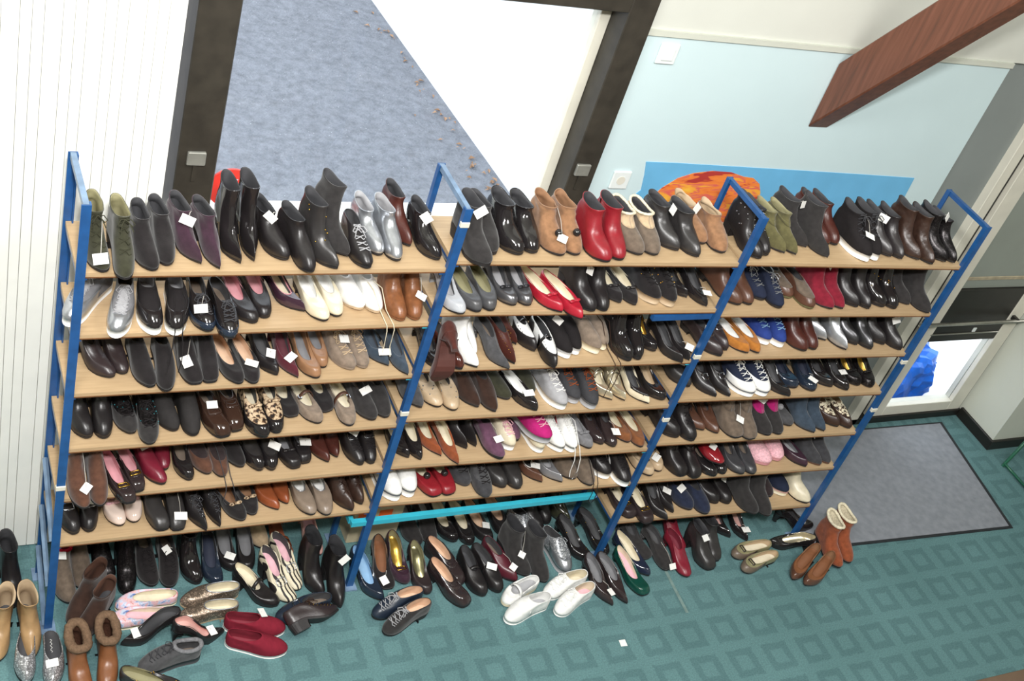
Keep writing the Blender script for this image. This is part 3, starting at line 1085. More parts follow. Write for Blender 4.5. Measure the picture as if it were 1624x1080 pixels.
    # laces
    if 'lace' in opts:
        lm = MAT(opts['lace'])
        u1, u0 = (.97, .52) if 'Hs' not in S else (.95, .48)
        if opts.get('tongue'):
            patch('tongue', u0 + .02, .995, -2.2, 2.2, MAT(opts['tongue']), .0015)
        n = opts.get('lace_n', 5)
        parts = []
        for q in range(n):
            u = u0 + (u1 - u0) * q / (n - 1)
            jj = 2.6
            du = .5 * (u1 - u0) / (n - 1)
            parts.append(tube_vf([surf(u, -jj, .002), surf(u + du * .5, -jj / 2, .004), surf(u + du, 0, .0045), surf(u + du, jj, .002)], .0021, 5))
            parts.append(tube_vf([surf(u + du, -jj, .002), surf(u + du, 0, .004), surf(u, jj / 2, .004), surf(u, jj, .002)], .0021, 5))
        c = surf(u1, 0, .006)
        for s in (-1, 1):
            lp = [c, c + Vector((s * .016, -.010, .006)), c + Vector((s * .026, -.022, -.004)), c + Vector((s * .018, -.026, -.010)), c + Vector((s * .006, -.012, 0)), c]
            parts.append(tube_vf(lp, .0019, 5))
            parts.append(tube_vf([c, c + Vector((s * .012, -.02, -.006)), c + Vector((s * .02, -.038, -.022))], .0018, 5))
        add('laces', join(*parts), lm)
    if 'cap' in opts:
        patch('toe_cap', .03, opts.get('cap_u', .56), -9.5, 9.5, MAT(opts['cap']), .0014, 6, 16)
    if 'vampc' in opts:
        patch('vamp_panel', .45, .98, -7, 7, MAT(opts['vampc']), .0014, 6, 12)
    if 'counter' in opts:
        patch('heel_counter', .03, .8, NR / 2 - 6, NR / 2 + 6, MAT(opts['counter']), .0013, 5, 10)
    if 'shaft2' in opts:
        patch('shaft', .60, .998, 0, NR, MAT(opts['shaft2']), .0018, 7, NR)
    if 'side' in opts:
        for s in (1, -1):
            for e in range(3):
                patch('side_stripe', .25, .85, s * (8.2 + e * 1.5), s * (8.9 + e * 1.5), MAT(opts['side']), .0016, 5, 3)
    if 'fur' in opts:
        r = opts.get('fur_r', .010)
        pts = [surf(.985, j) for j in range(NR)]
        v, f = tube_vf(pts, [r * (1 + .25 * rng.random()) for _ in pts], 8, True)
        add('fleece_collar', (v, f), MAT(opts['fur']))
    if 'trim' in opts:
        pts = [surf(.999, j) for j in range(NR)]
        v, f = tube_vf(pts, .0026, 6, True)
        add('topline_trim', (v, f), MAT(opts['trim']))
    if 'zip' in opts:
        pts = [surf(u / 10, side * 12, .0015) for u in range(3, 10)]
        v, f = tube_vf(pts, .0022, 5)
        add('zip', (v, f), MAT(opts['zip']))
    if 'gore' in opts:
        for s in (1, -1):
            patch('elastic_gusset', .62, .985, s * 8, s * 13, MAT(opts['gore']), .0012, 6, 6)
    tu = .94 if 'Hs' not in S else .5
    if 'hang' in opts:
        hl = opts.get('hang_l', .10)
        eg = opts.get('edge', 0)
        for s in (-1, 1) if side < 0 else ():
            e = surf(.9, 2 * s, .003)
            k = rng.uniform(.7, 1.1)
            v, f = tube_vf([e, e + Vector((s * .006, -.05, .004)), Vector((s * .012, -.014, .03)), Vector((s * .014, -.018 - eg, .008)), Vector((s * .016, -.028 - eg, -.008)), Vector((s * .02 + rng.uniform(-.01, .01), -.032 - eg, -.03 - hl * k * .5)), Vector((s * .02 + rng.uniform(-.015, .015), -.030 - eg, -.03 - hl * k))], .0018, 5)
            add('loose_lace', (v, f), MAT(opts['hang']))
    if 'bow' in opts:
        c = surf(tu, 0, .006)
        bm_ = MAT(opts['bow'])
        b = add('bow', join(ball_vf(c + Vector((.014, 0, 0)), .012, 1.2, .7, .55), ball_vf(c - Vector((.014, 0, 0)), .012, 1.2, .7, .55), ball_vf(c, .006)), bm_)
    if 'buckle' in opts:
        bu = opts.get('buckle_u', tu - .12)
        pts = [surf(bu + .05, -3.2, .004), surf(bu + .05, 3.2, .004), surf(bu - .09, 3.0, .004), surf(bu - .09, -3.0, .004)]
        cen_ = sum(pts, Vector()) / 4
        patch('vamp_strap', bu - .07, bu + .03, -11, 11, um, .002, 3, 14)
        pts = [cen_ + (p - cen_) * 1.0 for p in pts]
        rr = []
        for i in range(4):
            a, b = pts[i], pts[(i + 1) % 4]
            rr += [a + (b - a) * t for t in (.08, .5, .92)]
        v, f = tube_vf(rr, .0028, 6, True)
        add('buckle', (v, f), MAT(opts['buckle']))
    if 'belt' in opts:
        patch('ankle_strap', .66, .75, 0, NR, MAT(opts['belt']), .0022, 2, NR)
        p = surf(.705, -side * 9, .005)
        v, f = box_vf(-.003, .003, -.010, .010, -.008, .008, .001)
        add('buckle', ([p + Vector(q) for q in v], f), MAT('bra:sil'), False)
    if 'studs' in opts:
        ps = []
        for _ in range(opts.get('nstud', 14)):
            u = rng.uniform(.45, .9)
            j = rng.uniform(-11, 11)
            ps.append(ball_vf(surf(u, j, .001), .0032, rings=4, seg=6))
        add('studs', join(*ps), MAT(opts['studs']))['kind'] = 'stuff'
    if 'pom' in opts:
        c = surf(tu, 0, .010)
        add('pompom', ball_vf(c, .016, rings=6, seg=10), MAT(opts['pom']))
    if 'perf' in opts:
        ps = []
        for s in (1, -1):
            for q in range(7):
                ps.append(ball_vf(surf(.42 + .06 * q, s * (3.5 + .5 * q), .0005), .0022, rings=4, seg=6))
        add('punched_dots', join(*ps), MAT(opts['perf']))['kind'] = 'stuff'
    if opts.get('tag') == 1 or opts.get('tag') == side * 2:
        u = opts.get('tag_u', .62 if 'Hs' not in S else .42)
        j = rng.uniform(-2, 2)
        n = (normal(u, j) + Vector((0, -.2, .35))).normalized()
        p = surf(u, j, .009) + Vector((0, -.004, .006))
        tg = add('price_tag', card_vf(p, n, rng.uniform(-.9, .9), rng.uniform(.036, .050), rng.uniform(.028, .036)), M_paper, False)
        e = surf(.97, 3)
        v, f = tube_vf([p, (p + e) / 2 + Vector((0, 0, .012)), e], .0011, 4)
        add('tag_string', (v, f), M_string, True, tg)
    return root, L, S

CROP = dict(Z1=(0, 200, 3.857), Z2=(360, 200, 3.857), Z3=(720, 200, 3.857), Z4=(1080, 200, 2.985), Z5=(60, 410, 4.697), Z6=(360, 410, 4.274), Z7=(690, 410, 4.274), Z8=(1000, 410, 3.007),
            Y1=(60, 600, 4.153), Y2=(360, 590, 4.153), Y3=(650, 580, 3.867), Y4=(960, 570, 3.530), Y5=(0, 820, 4.153), Y6=(250, 820, 4.154), Y7=(530, 760, 3.777), Y8=(860, 740, 3.007))
ROWN = ['top shelf', 'second shelf', 'third shelf', 'fourth shelf', 'fifth shelf', 'sixth shelf', 'lowest shelf']
BAYN = dict(L='left', M='middle', R='right')
NSHOE = [0]
_labels = {}
SPECS = []
def proj_y(p):
    q = p - CAM
    return FPX * q.dot(CD) / q.dot(CF) + 540
def P(shelf, crop, toes, style, mspec, desc, yaw=0, where=None, **o):
    cx, cy, cs = CROP[crop]
    if shelf == 'F':
        z, place, grp = 0.0, where or 'on the carpet', 'second-hand shoes on the carpet'
    else:
        b, r = shelf[0], int(shelf[1])
        z, place, grp = BAYS[b][1][r] + TH, where or '%s, %s bay' % (ROWN[r], BAYN[b]), 'second-hand shoes on the rack shelves'
    lift = o.get('dz', 0) if o.get('dz', 0) > .04 else 0
    pts = [on_z(cx + t[0] / cs, cy + t[1] / cs, z + .004 + lift) for t in toes]
    heel = o.pop('heelpx', None)
    if heel:
        hp = on_z(cx + heel[0] / cs, cy + heel[1] / cs, z + o.pop('heelz', .03))
        d = pts[0] - hp
        yaw = math.degrees(math.atan2(d.x, -d.y))
    order = sorted(range(len(pts)), key=lambda i: toes[i][0])
    tops = o.pop('ty', None)
    for i, pt in enumerate(pts):
        NSHOE[0] += 1
        oo = dict(o)
        side = (1 if i == order[0] else -1) if len(pts) == 2 else o.get('foot', 1)
        ya = o.get('yaws', (yaw, yaw))[i] + (0 if heel else random.Random(NSHOE[0]).uniform(-2.5, 2.5))
        S = dict(STY[style])
        S.update({k: v for k, v in o.items() if k in ('h', 'st', 'W', 'toe')})
        L = o.get('L', .245)
        if S['h'] > .03:
            L = math.sqrt(max(.01, L * L - (S['h'] * 1.15) ** 2))
        a = math.radians(ya)
        back = Vector((-math.sin(a), math.cos(a), 0))
        if tops:
            want = cy + tops[min(i, len(tops) - 1)] / cs
            q = pt + back * (L * .90)
            lo, hi = z + .05, z + .45
            for _ in range(40):
                md = (lo + hi) / 2
                if proj_y(Vector((q.x, q.y, md))) > want:
                    lo = md
                else:
                    hi = md
            oo['Hs'] = min(.34, max(.085, lo - z - S['h'] - S['st']))
        if len(pts) == 2:
            if abs(toes[0][0] - toes[1][0]) >= 25:
                lab = '%s %s, %s' % ('left' if i == order[0] else 'right', desc, place)
            else:
                lab = '%s %s, %s' % ('rear' if toes[i][1] < toes[1 - i][1] else 'front', desc, place)
        else:
            lab = '%s, %s' % (desc if o.get('nosingle') else 'single ' + desc, place)
        if lab in _labels:
            print('DUPLICATE LABEL', lab)
        if not 4 <= len(lab.split()) <= 16:
            print('LABEL LENGTH', len(lab.split()), lab)
        _labels[lab] = 1
        SPECS.append(dict(shelf=shelf, style=style, mspec=mspec, side=side, o=oo, n=NSHOE[0], ya=a, back=back, L=L, W=S.get('W', .0415), toe=S['toe'], pos=pt.copy(), pos0=pt.copy(), z=z, lab=lab, cat=o.get('cat', S['cat']), grp=grp, side_w=1))

def circles(s, sc):
    w = s['W'] * sc
    tip = {'point': .42, 'almond': .56, 'round': .72, 'square': .80}[s['toe']]
    rel = []
    fur = s['o'].get('fur_r', 0) if 'fur' in s['o'] else 0
    tab = [(0, tip * .5), (.03, tip * .66), (.10, tip * .95), (.20, tip * .45 + .57), (.32, 1.07), (.44, 1.02), (.56, .92), (.68, .90), (.80, .89), (.90, .82), (1, .7)]
    k = 1.03 if s['style'] in ('snk', 'hit', 'mule') else 1.0
    if s['style'] in ('boot', 'hit'):
        tab[6:10] = [(.56, .97), (.68, .96), (.80, .94), (.90, .86)]
    for v in (.025, .07, .12, .18, .24, .30, .36, .42, .48, .54, .60, .66, .72, .78, .84, .90):
        r = lerp_tab(tab, v) * 1.03 * k
        cx = s['side'] * (.008 * (1 - sstep(0, .45, v)) - .004 * math.sin(PI * v))
        q = s['back'] * (v * s['L'])
        rel.append((q.x + cx * math.cos(s['ya']), q.y + cx * math.sin(s['ya']), r * w + (fur if v > .5 else 0)))
    return rel

def settle():
    """spread neighbouring shoes along each shelf (least shift) so that none stands inside another"""
    by = {}
    for s in SPECS:
        s['o']['wscale'] = .95
        if 'at' in s['o'] or s['o'].get('dz', 0) > .04:
            continue
        by.setdefault(s['shelf'], []).append(s)
    for key, lst in by.items():
        if key == 'F':
            continue
        i0 = BAYS[key[0]][0]
        x0, x1 = PXS[i0] + .020, PXS[i0 + 1] - .020
        lst.sort(key=lambda s: s['pos'].x + s['back'].x * s['L'] * .4)
        if not any(s['o'].get('free') for s in lst):
            ys = [s['ya'] for s in lst]
            for k, s in enumerate(lst):      # neighbours stand roughly parallel
                nb = ys[max(0, k - 1):k + 2]
                s['ya'] = .5 * ys[k] + .5 * sum(nb) / len(nb)
                s['back'] = Vector((-math.sin(s['ya']), math.cos(s['ya']), 0))
        sc = 1.0
        while True:
            cs = [circles(s, sc) for s in lst]
            gaps = []
            for k in range(len(lst) - 1):
                g = .01
                for ax, ay, ar in cs[k]:
                    for bx, by_, br in cs[k + 1]:
                        dy = (lst[k]['pos'].y + ay) - (lst[k + 1]['pos'].y + by_)
                        rr = ar + br + .0012
                        if abs(dy) < rr:
                            g = max(g, ax - bx + math.sqrt(rr * rr - dy * dy))
                gaps.append(g)
            left = min(a - r for a, _, r in cs[0])
            right = max(a + r for a, _, r in cs[-1])
            lo, hi = x0 - left, x1 - right
            if lst[0]['o'].get('free'):
                lo = lst[0]['pos'].x
            if sum(gaps) <= hi - lo or sc < .72:
                break
            sc -= .015
        off = [0]
        for g in gaps:
            off.append(off[-1] + g)
        blocks = []
        for k, s in enumerate(lst):
            blocks.append([s['pos'].x - off[k], 1])
            while len(blocks) > 1 and blocks[-2][0] > blocks[-1][0]:
                v2, n2 = blocks.pop()
                v1, n1 = blocks.pop()
                blocks.append([(v1 * n1 + v2 * n2) / (n1 + n2), n1 + n2])
        k = 0
        top = max(lo, hi - off[-1])
        for v, n in blocks:
            v = min(max(v, lo), top)
            for _ in range(n):
                lst[k]['pos'].x = v + off[k]
                lst[k]['o']['wscale'] = sc
                k += 1
    lst = by['F']
    cs = [circles(s, .92) for s in lst]
    for s in lst:
        s['o']['wscale'] = .92
    n = len(lst)
    for it in range(120):
        moved = 0
        for i in range(n):
            a = lst[i]
            for j in range(i + 1, n):
                b = lst[j]
                ma = a['pos'] + a['back'] * (a['L'] / 2)
                mb = b['pos'] + b['back'] * (b['L'] / 2)
                if (ma.x - mb.x) ** 2 + (ma.y - mb.y) ** 2 > (.5 * (a['L'] + b['L']) + .03) ** 2:
                    continue
                best, bx0, by0 = 0, 1, 0
                ox, oy = a['pos'].x - b['pos'].x, a['pos'].y - b['pos'].y
                for ax, ay, ar in cs[i]:
                    for bx, by_, br in cs[j]:
                        dx, dy = ox + ax - bx, oy + ay - by_
                        rr = ar + br + .0012
                        d2 = dx * dx + dy * dy
                        if d2 < rr * rr:
                            pen = rr - math.sqrt(d2)
                            if pen > best:
                                best, bx0, by0 = pen, dx, dy
                if best:
                    d = Vector((bx0, by0, 0))
                    d = d.normalized() if d.length > 1e-6 else Vector((1, 0, 0))
                    a['pos'] += d * (best * .5)
                    b['pos'] -= d * (best * .5)
                    moved += 1
        for i, s in enumerate(lst):
            dlt = s['pos'] - s['pos0']
            lim = s['o'].get('lim', .065)
            if dlt.length > lim:
                s['pos'] = s['pos0'] + dlt * (lim / dlt.length)
            for ax, ay, ar in cs[i]:
                for px_, py_ in zip(PXS * 2, PYS + [q + DEP for q in PYS]):
                    d = Vector((s['pos'].x + ax - px_, s['pos'].y + ay - py_, 0))
                    if d.length < ar + .034:
                        s['pos'] += d.normalized() * (ar + .034 - d.length)
        if not moved:
            break

def build_all():
    for s in SPECS:
        o = s['o']
        if s['shelf'] != 'F':
            i0 = BAYS[s['shelf'][0]][0]
            tt = (s['pos'].x - PXS[i0]) / (PXS[i0 + 1] - PXS[i0])
            o['edge'] = max(0.0, s['pos'].y - (PYS[i0] + (PYS[i0 + 1] - PYS[i0]) * tt))
        root, L, S = build_shoe(s['style'], s['mspec'], s['side'], o, s['n'] * 13)
        loc = s['pos'] + s['back'] * (L / 2)
        loc.z = s['z'] + .0008 + o.get('dz', 0)
        if 'at' in o:
            loc = Vector(o['at'])
        root.location = loc
        R_ = Matrix.Rotation(s['ya'], 4, 'Z') @ Matrix.Rotation(math.radians(o.get('rx', 0)), 4, 'X') @ Matrix.Rotation(math.radians(o.get('ry', 0)), 4, 'Y')
        root.rotation_euler = R_.to_euler()
        tag_obj(root, s['lab'], s['cat'], s['grp'])

# ------------------------------------------------------------------ the shoes, pair by pair
B = dict(heel='block')
# ---- top shelf
P('L0', 'Z1', [(590, 905), (785, 950)], 'boot', 'sue:dol', 'olive black lace-up ankle boot', 2, h=.03, toe='round', lace='can:dol', tag=2, tag_u=.33, slouch=.004, lining='lin:khk', ty=(400, 430))
P('L0', 'Z1', [(985, 895), (1170, 860)], 'boot', 'sue:blk', 'black suede ankle boot', 6, h=.035, toe='round', L=.24, ty=(455,540))
P('L0', 'Z1', [(1320, 855), (1388, 882)], 'boot', 'sue:plu', 'dark plum suede pointed boot', 14, h=.05, toe='point', tag=2, tag_u=.8, ty=(425, 445))
P('L0', 'Z2', [(235, 850), (335, 835)], 'boot', 'pat:blk', 'glossy black pointed ankle boot', 4, h=.06, toe='point', ty=(285, 272))
P('L0', 'Z2', [(470, 830), (572, 902)], 'boot', 'lea:blk', 'low black leather ankle boot', 15, h=.03, toe='round', tag=2, tag_u=.9, ty=(530, 470))
P('L0', 'Z2', [(725, 885)], 'boot', 'lea:bl2', 'black boot with brass studs', 16, h=.05, studs='bra:gld', nstud=10, ty=(380,))
P('L0', 'Z2', [(838, 815)], 'boot', 'sue:bl2', 'black suede boot leaning sideways', 28, h=.07, ry=8, dz=.007, toe='almond', heel='kitten', ty=(300,))
P('L0', 'Z2', [(880, 880)], 'oxf', 'lea:blk', 'black shoe with grey laces', -4, lace='can:lgr', L=.24, toe='round')
P('L0', 'Z2', [(1030, 800), (1165, 832)], 'boot', 'met:sil', 'silver metallic ankle boot', 8, h=.025, toe='round', slouch=.004, lining='lin:lgr', ty=(430, 420))
P('L0', 'Z2', [(1165, 745)], 'boot', 'lea:mah', 'dark brown ankle boot', 5, h=.05, ty=(335,))
P('L0', 'Z2', [(1300, 828)], 'boot', 'pat:blk', 'polished black round-toed ankle boot', 8, h=.035, toe='round', tag=1, tag_u=.9, ty=(460,))
P('M0', 'Z3', [(270, 870), (345, 795)], 'boot', 'sue:bl2', 'black suede thick-soled boot', 8, h=.04, st=.014, toe='round', tag=2, tag_u=.9, yaws=(10, 8), ty=(395, 455))
P('M0', 'Z3', [(480, 797), (588, 785)], 'boot', 'pat:blk', 'shiny black smooth ankle boot', 8, h=.03, toe='round', trim='pat:blk', ty=(385, 400))
P('M0', 'Z3', [(695, 802), (828, 797)], 'boot', 'sue:tan', 'tan suede slouch boot', 4, h=.03, toe='round', slouch=.007, tag=2, lining='lin:tan', pom='pat:blk', ty=(395, 400))
P('M0', 'Z3', [(965, 842), (1072, 828)], 'boot', 'lea:red', 'red leather ankle boot', 7, h=.035, toe='round', zip='lea:blk', ty=(415, 405))
P('M0', 'Z3', [(1170, 797), (1285, 797)], 'boot', 'sue:tad', 'taupe boot with beige shaft', 5, h=.03, toe='round', shaft2='sue:bei', fur='fur:cre', fur_r=.005, ty=(435, 440))
P('M0', 'Z3', [(1365, 772), (1530, 807)], 'boot', 'lea:bl2', 'black leather boot with tag', 16, h=.05, toe='almond', tag=2, tag_u=.9, ty=(400, 450))
P('M0', 'Z4', [(150, 565), (212, 607)], 'boot', 'sue:tan', 'pale tan crumpled ankle boot', 4, h=.02, toe='round', slouch=.010, tag=2, tag_u=.95, lining='lin:bei', where='top shelf, middle bay right end', ty=(330, 350))
P('R0', 'Z4', [(330, 635), (402, 618)], 'boot', 'lea:blk', 'black boot with small studs', 8, h=.04, toe='round', studs='bra:sil', nstud=26, ty=(305, 325))
P('R0', 'Z4', [(490, 610), (568, 615)], 'boot', 'sue:oli', 'olive suede pointed bootie', 10, h=.045, toe='point', belt='sue:oli', lining='lin:khk', ty=(378, 390))
P('R0', 'Z4', [(620, 582), (738, 627)], 'boot', 'sue:bl2', 'black suede pointed ankle boot', 16, h=.05, toe='point', tag=2, tag_u=.9, ty=(292, 315))
P('R0', 'Z4', [(765, 570), (805, 568)], 'boot', 'lea:mah', 'dark brown boot with zip', 12, h=.05, toe='round', zip='bra:sil', ty=(300, 318))
P('R0', 'Z4', [(868, 643), (945, 637)], 'hit', 'can:blk', 'black high-top sneaker with white sole', 5, lace='can:cha', tag=2, tag_u=.5, sole='rub:wht', ty=(347, 345))
P('R0', 'Z4', [(1005, 625), (1066, 635)], 'boot', 'lea:ebo', 'black ankle boot with tag', 8, h=.045, tag=2, tag_u=.9, toe='almond', ty=(355, 365))
P('R0', 'Z4', [(1115, 640), (1172, 660)], 'boot', 'cro:dbr', 'dark brown crinkled leather boot', 10, h=.05, slouch=.005, zip='bra:sil', ty=(335, 365))
P('R0', 'Z4', [(1222, 650), (1308, 652)], 'boot', 'gli:blk', 'black sparkly ankle boot', 10, h=.05, tag=2, tag_u=.95, ty=(358, 385))

# ---- second shelf
P('L1', 'Z5', [(195, 500), (552, 600)], 'snk', 'can:gry', 'silver grey running shoe', 0, yaws=(-40, -11), lace='can:lgr', cap='met:sil', L=.265, tongue='can:lgr', free=1, lim=.01)
P('L1', 'Z5', [(845, 572), (1062, 575)], 'snk', 'can:blk', 'black slip-on sneaker with white sole', -4, hang='can:blk', L=.245, cap='pat:blk', vamp=.5, lining='lin:lgr', ins='lin:lgr')
P('L1', 'Z5', [(1282, 556), (1512, 605)], 'loaf', 'pat:blk', 'black glossy lace-up with tag', 4, toe='round', cap='pat:ink', cap_u=.35, lace='can:cha', tag=2, W=.043, yaws=(-2, 6))
P('L1', 'Z6', [(250, 448), (398, 408)], 'pump', 'lea:blk', 'black pump with rose pink insole', 12, h=.03, heel='block', toe='round', ins='lin:ros', lining='lin:ros', vamp=.36)
P('L1', 'Z6', [(515, 375)], 'pump', 'pat:plu', 'plum-trimmed black pointed pump', 26, toe='point', ins='lin:cre', trim='lea:ros', h=.05)
P('L1', 'Z6', [(610, 437), (738, 402)], 'flat', 'pat:cre', 'cream ballet flat with white insole', 10, ins='lin:wht', lining='lin:wht', h=.02, heel='block', vamp=.36)
P('L1', 'Z6', [(868, 360), (975, 377)], 'loaf', 'lea:wht', 'white leather loafer', 14, hang='can:cre', ins='lin:wht', lining='lin:wht', sole='rub:bei')
P('L1', 'Z6', [(1105, 435), (1245, 428)], 'boot', 'cro:cog', 'brown perforated ankle boot', -2, Hs=.12, h=.025, toe='round', lining='lin:bro', tag=-2, tag_u=.5, sole='rub:cog')
P('L1', 'Z6', [(1470, 585)], 'pump', 'sue:mah', 'dark brown suede shoe hanging sole outwards', 176, h=.07, heel='kitten', toe='round', sole='rub:mah', rx=78, at=(1.318, -.080, 1.375), where='second shelf by second post', nosingle=1)
P('M1', 'Z7', [(268, 385)], 'pump', 'pat:sil', 'pearl grey pump beside post', 12, toe='round', ins='lin:lgr', h=.06)
P('M1', 'Z7', [(318, 372), (432, 362)], 'flat', 'lea:dgr', 'grey flat with khaki insole', 2, ins='lin:khk', lining='lin:khk', W=.0425)
P('M1', 'Z7', [(545, 328), (662, 325)], 'pump', 'met:gry', 'pewter grey pump with bow', 10, ins='lin:lgr', h=.045, bow='met:cha', toe='round')
P('M1', 'Z7', [(845, 378), (960, 422)], 'flat', 'lea:crr', 'bright red flat with cream insole', 17, ins='lin:cre', lining='lin:cre', bow='lea:crr', L=.26, toe='almond')
P('M1', 'Z7', [(1030, 370), (1165, 365)], 'boot', 'lea:blk', 'black leather ankle boot', 7, Hs=.14, h=.04, toe='round', tag=2, tag_u=.75)
P('M1', 'Z7', [(1200, 312), (1298, 326)], 'flat', 'sue:blk', 'black suede flat with cream insole', 6, ins='lin:cre', lining='lin:cre', bow='pat:blk', toe='almond', W=.0425)
P('M1', 'Z7', [(1438, 315), (1585, 328)], 'snk', 'sue:blk', 'black studded sneaker with pale sole', 10, studs='bra:gld', sole='rub:bei', lace='can:blk')
P('M1', 'Z8', [(255, 195), (325, 235)], 'pump', 'pat:blk', 'black pointed pump with tag', 12, toe='point', ins='lin:dgr', tag=-2, h=.05, where='second shelf, middle bay right end')
P('R1', 'Z8', [(525, 228), (640, 222)], 'boot', 'lea:bro', 'brown leather ankle boot', 18, Hs=.13, h=.025, toe='round', L=.26, gore='can:dbr')
P('R1', 'Z8', [(640, 205), (715, 242)], 'oxf', 'can:nav', 'navy shoe with silver trim', 6, lace='met:sil', trim='gli:sil')
P('R1', 'Z8', [(805, 195), (880, 243)], 'loaf', 'lea:bro', 'brown grey slip-on with elastic', 12, vampc='sue:tad', sole='rub:oli')
P('R1', 'Z8', [(985, 248), (1072, 242)], 'boot', 'sue:cri', 'crimson suede ankle boot', 17, Hs=.14, h=.04, toe='almond', tag=2, tag_u=.9)
P('R1', 'Z8', [(1100, 238), (1182, 243)], 'boot', 'lea:blk', 'black leather pointed boot', 12, Hs=.14, h=.05, toe='almond')
P('R1', 'Z8', [(1228, 236), (1310, 242)], 'boot', 'pat:blk', 'black patent ankle boot', 10, Hs=.14, h=.05, toe='round', studs='bra:gld', nstud=8)
P('R1', 'Z8', [(1370, 225), (1445, 264)], 'boot', 'sue:bl2', 'black suede ankle boot', 15, Hs=.16, h=.05, toe='almond')

# ---- third shelf
P('L2', 'Z5', [(455, 905), (592, 868)], 'pump', 'lea:dkb', 'dark brown high-heeled shoe boot', 24, h=.085, heel='block', toe='round', vamp=.45, inst=.02, zb=.07, L=.26)
P('L2', 'Z5', [(735, 978), (935, 1003)], 'loaf', 'sue:blk', 'black suede slipper shoe', 1, toe='round', W=.043, h=.015, vamp=.6, inst=.03)
P('L2', 'Z5', [(1180, 950), (1368, 932)], 'loaf', 'sue:blk', 'black suede wedge shoe', 4, heel='wedge', h=.04, toe='square', tag=2, vamp=.55, inst=.03)
P('L2', 'Z6', [(162, 856), (292, 850)], 'flat', 'sue:blk', 'black ballet flat with beige insole', 10, ins='lin:skin', lining='lin:skin', tag=-2, tag_u=.9)
P('L2', 'Z6', [(452, 796)], 'pump', 'lea:blk', 'black leather pump with grey insole', 13, ins='lin:dgr', h=.045, tag=1, tag_u=.95, toe='almond')
P('L2', 'Z6', [(598, 814)], 'pump', 'sue:bur', 'burgundy pointed pump with tag', 10, toe='point', ins='lin:bur', tag=1, tag_u=.9, L=.26)
P('L2', 'Z6', [(715, 816), (835, 738)], 'pump', 'lea:tan', 'tan pump with grey insole', 7, ins='lin:gry', lining='lin:tan', h=.045, toe='round', vamp=.27)
P('L2', 'Z6', [(1008, 756), (1180, 735)], 'oxf', 'sue:tau', 'taupe suede lace-up shoe', 16, lace='can:bei', sole='rub:tau', toe='round', tag=2, tag_u=.8)
P('L2', 'Z6', [(1290, 730), (1415, 785)], 'pump', 'sue:dbl', 'blue grey slingback pump', 18, toe='point', ins='lin:dbl', tag=2, h=.05)
P('M2', 'Z7', [(85, 758)], 'pump', 'pat:blk', 'black patent round-toed pump', 4, toe='round', h=.05, ins='lin:dgr', where='third shelf beside second post')
P('M2', 'Z7', [(300, 756)], 'loaf', 'pat:mah', 'dark wine patent loafer', 14, toe='round')
P('M2', 'Z7', [(425, 742), (480, 648)], 'boot', 'lea:wht', 'white leather ankle boot', 14, Hs=.115, h=.05, toe='almond', lining='lin:wht')
P('M2', 'Z7', [(588, 758)], 'pump', 'sue:dgr', 'dark grey pointed pump', 18, toe='point', vamp=.5, inst=.02, L=.25)
P('M2', 'Z7', [(630, 590), (678, 716)], 'loaf', 'lea:mah', 'red brown pointed loafer', 10, toe='point', h=.03, perf='bra:gld', yaws=(12, 10))
P('M2', 'Z7', [(648, 640), (802, 752)], 'loaf', 'lea:wht', 'black and white punched shoe', 4, cap='lea:blk', strap='pat:blk', perf='rub:blk', vamp=.38, ins='lin:gry', toe='almond', counter='lea:blk', yaws=(4, 4))
P('M2', 'Z7', [(928, 678), (1028, 648)], 'snk', 'can:blk', 'black slip-on canvas sneaker', 9, vamp=.5, tag=2, tag_u=.95, line='rub:lgr', L=.25)
P('M2', 'Z7', [(1168, 645), (1235, 615)], 'snk', 'sue:tau', 'taupe suede shoe with cream sole', 12, hang='can:dbr', hang_l=.14, sole='rub:cre', vamp=.5)
P('M2', 'Z7', [(1342, 702), (1452, 690)], 'boot', 'pat:blk', 'chunky black patent boot', 0, Hs=.14, h=.03, st=.016, toe='round', W=.045, studs='bra:sil', nstud=6)
P('M2', 'Z7', [(1600, 632)], 'pump', 'pat:blk', 'black shoe with gold insole', 6, ins='met:gld', lining='met:gld', h=.05, toe='round')
P('M2', 'Z8', [(352, 500), (405, 483)], 'pump', 'lea:blk', 'black slingback pump with tag', 14, toe='point', ins='lin:dgr', tag=-2, h=.05, where='third shelf behind third post')
P('R2', 'Z8', [(528, 468), (590, 435)], 'loaf', 'lea:dkb', 'black brown pointed loafer', 17, toe='almond', buckle='bra:sil', tag=2, tag_u=.9)
P('R2', 'Z8', [(618, 455), (688, 452)], 'flat', 'sue:org', 'orange flat with white insole', 12, ins='lin:wht', lining='lin:wht', toe='almond')
P('R2', 'Z8', [(742, 408), (822, 418)], 'snk', 'can:blu', 'bright blue sneaker with laces', 8, lace='can:sky', tongue='can:blu')
P('R2', 'Z8', [(915, 443), (982, 433)], 'boot', 'lea:mah', 'dark red ankle boot', 10, Hs=.12, h=.04, toe='round')
P('R2', 'Z8', [(1005, 395), (1075, 438)], 'boot', 'met:sil', 'silver pointed ankle boot', 16, Hs=.12, h=.04, toe='point', slouch=.004)
P('R2', 'Z8', [(1135, 415), (1180, 435)], 'boot', 'met:dgr', 'dark pewter ankle boot', 13, Hs=.12, h=.035, toe='almond')
P('R2', 'Z8', [(1240, 415), (1318, 438)], 'boot', 'lea:blk', 'black leather ankle boot', 16, Hs=.125, h=.045, toe='almond', tag=-2, tag_u=.7)

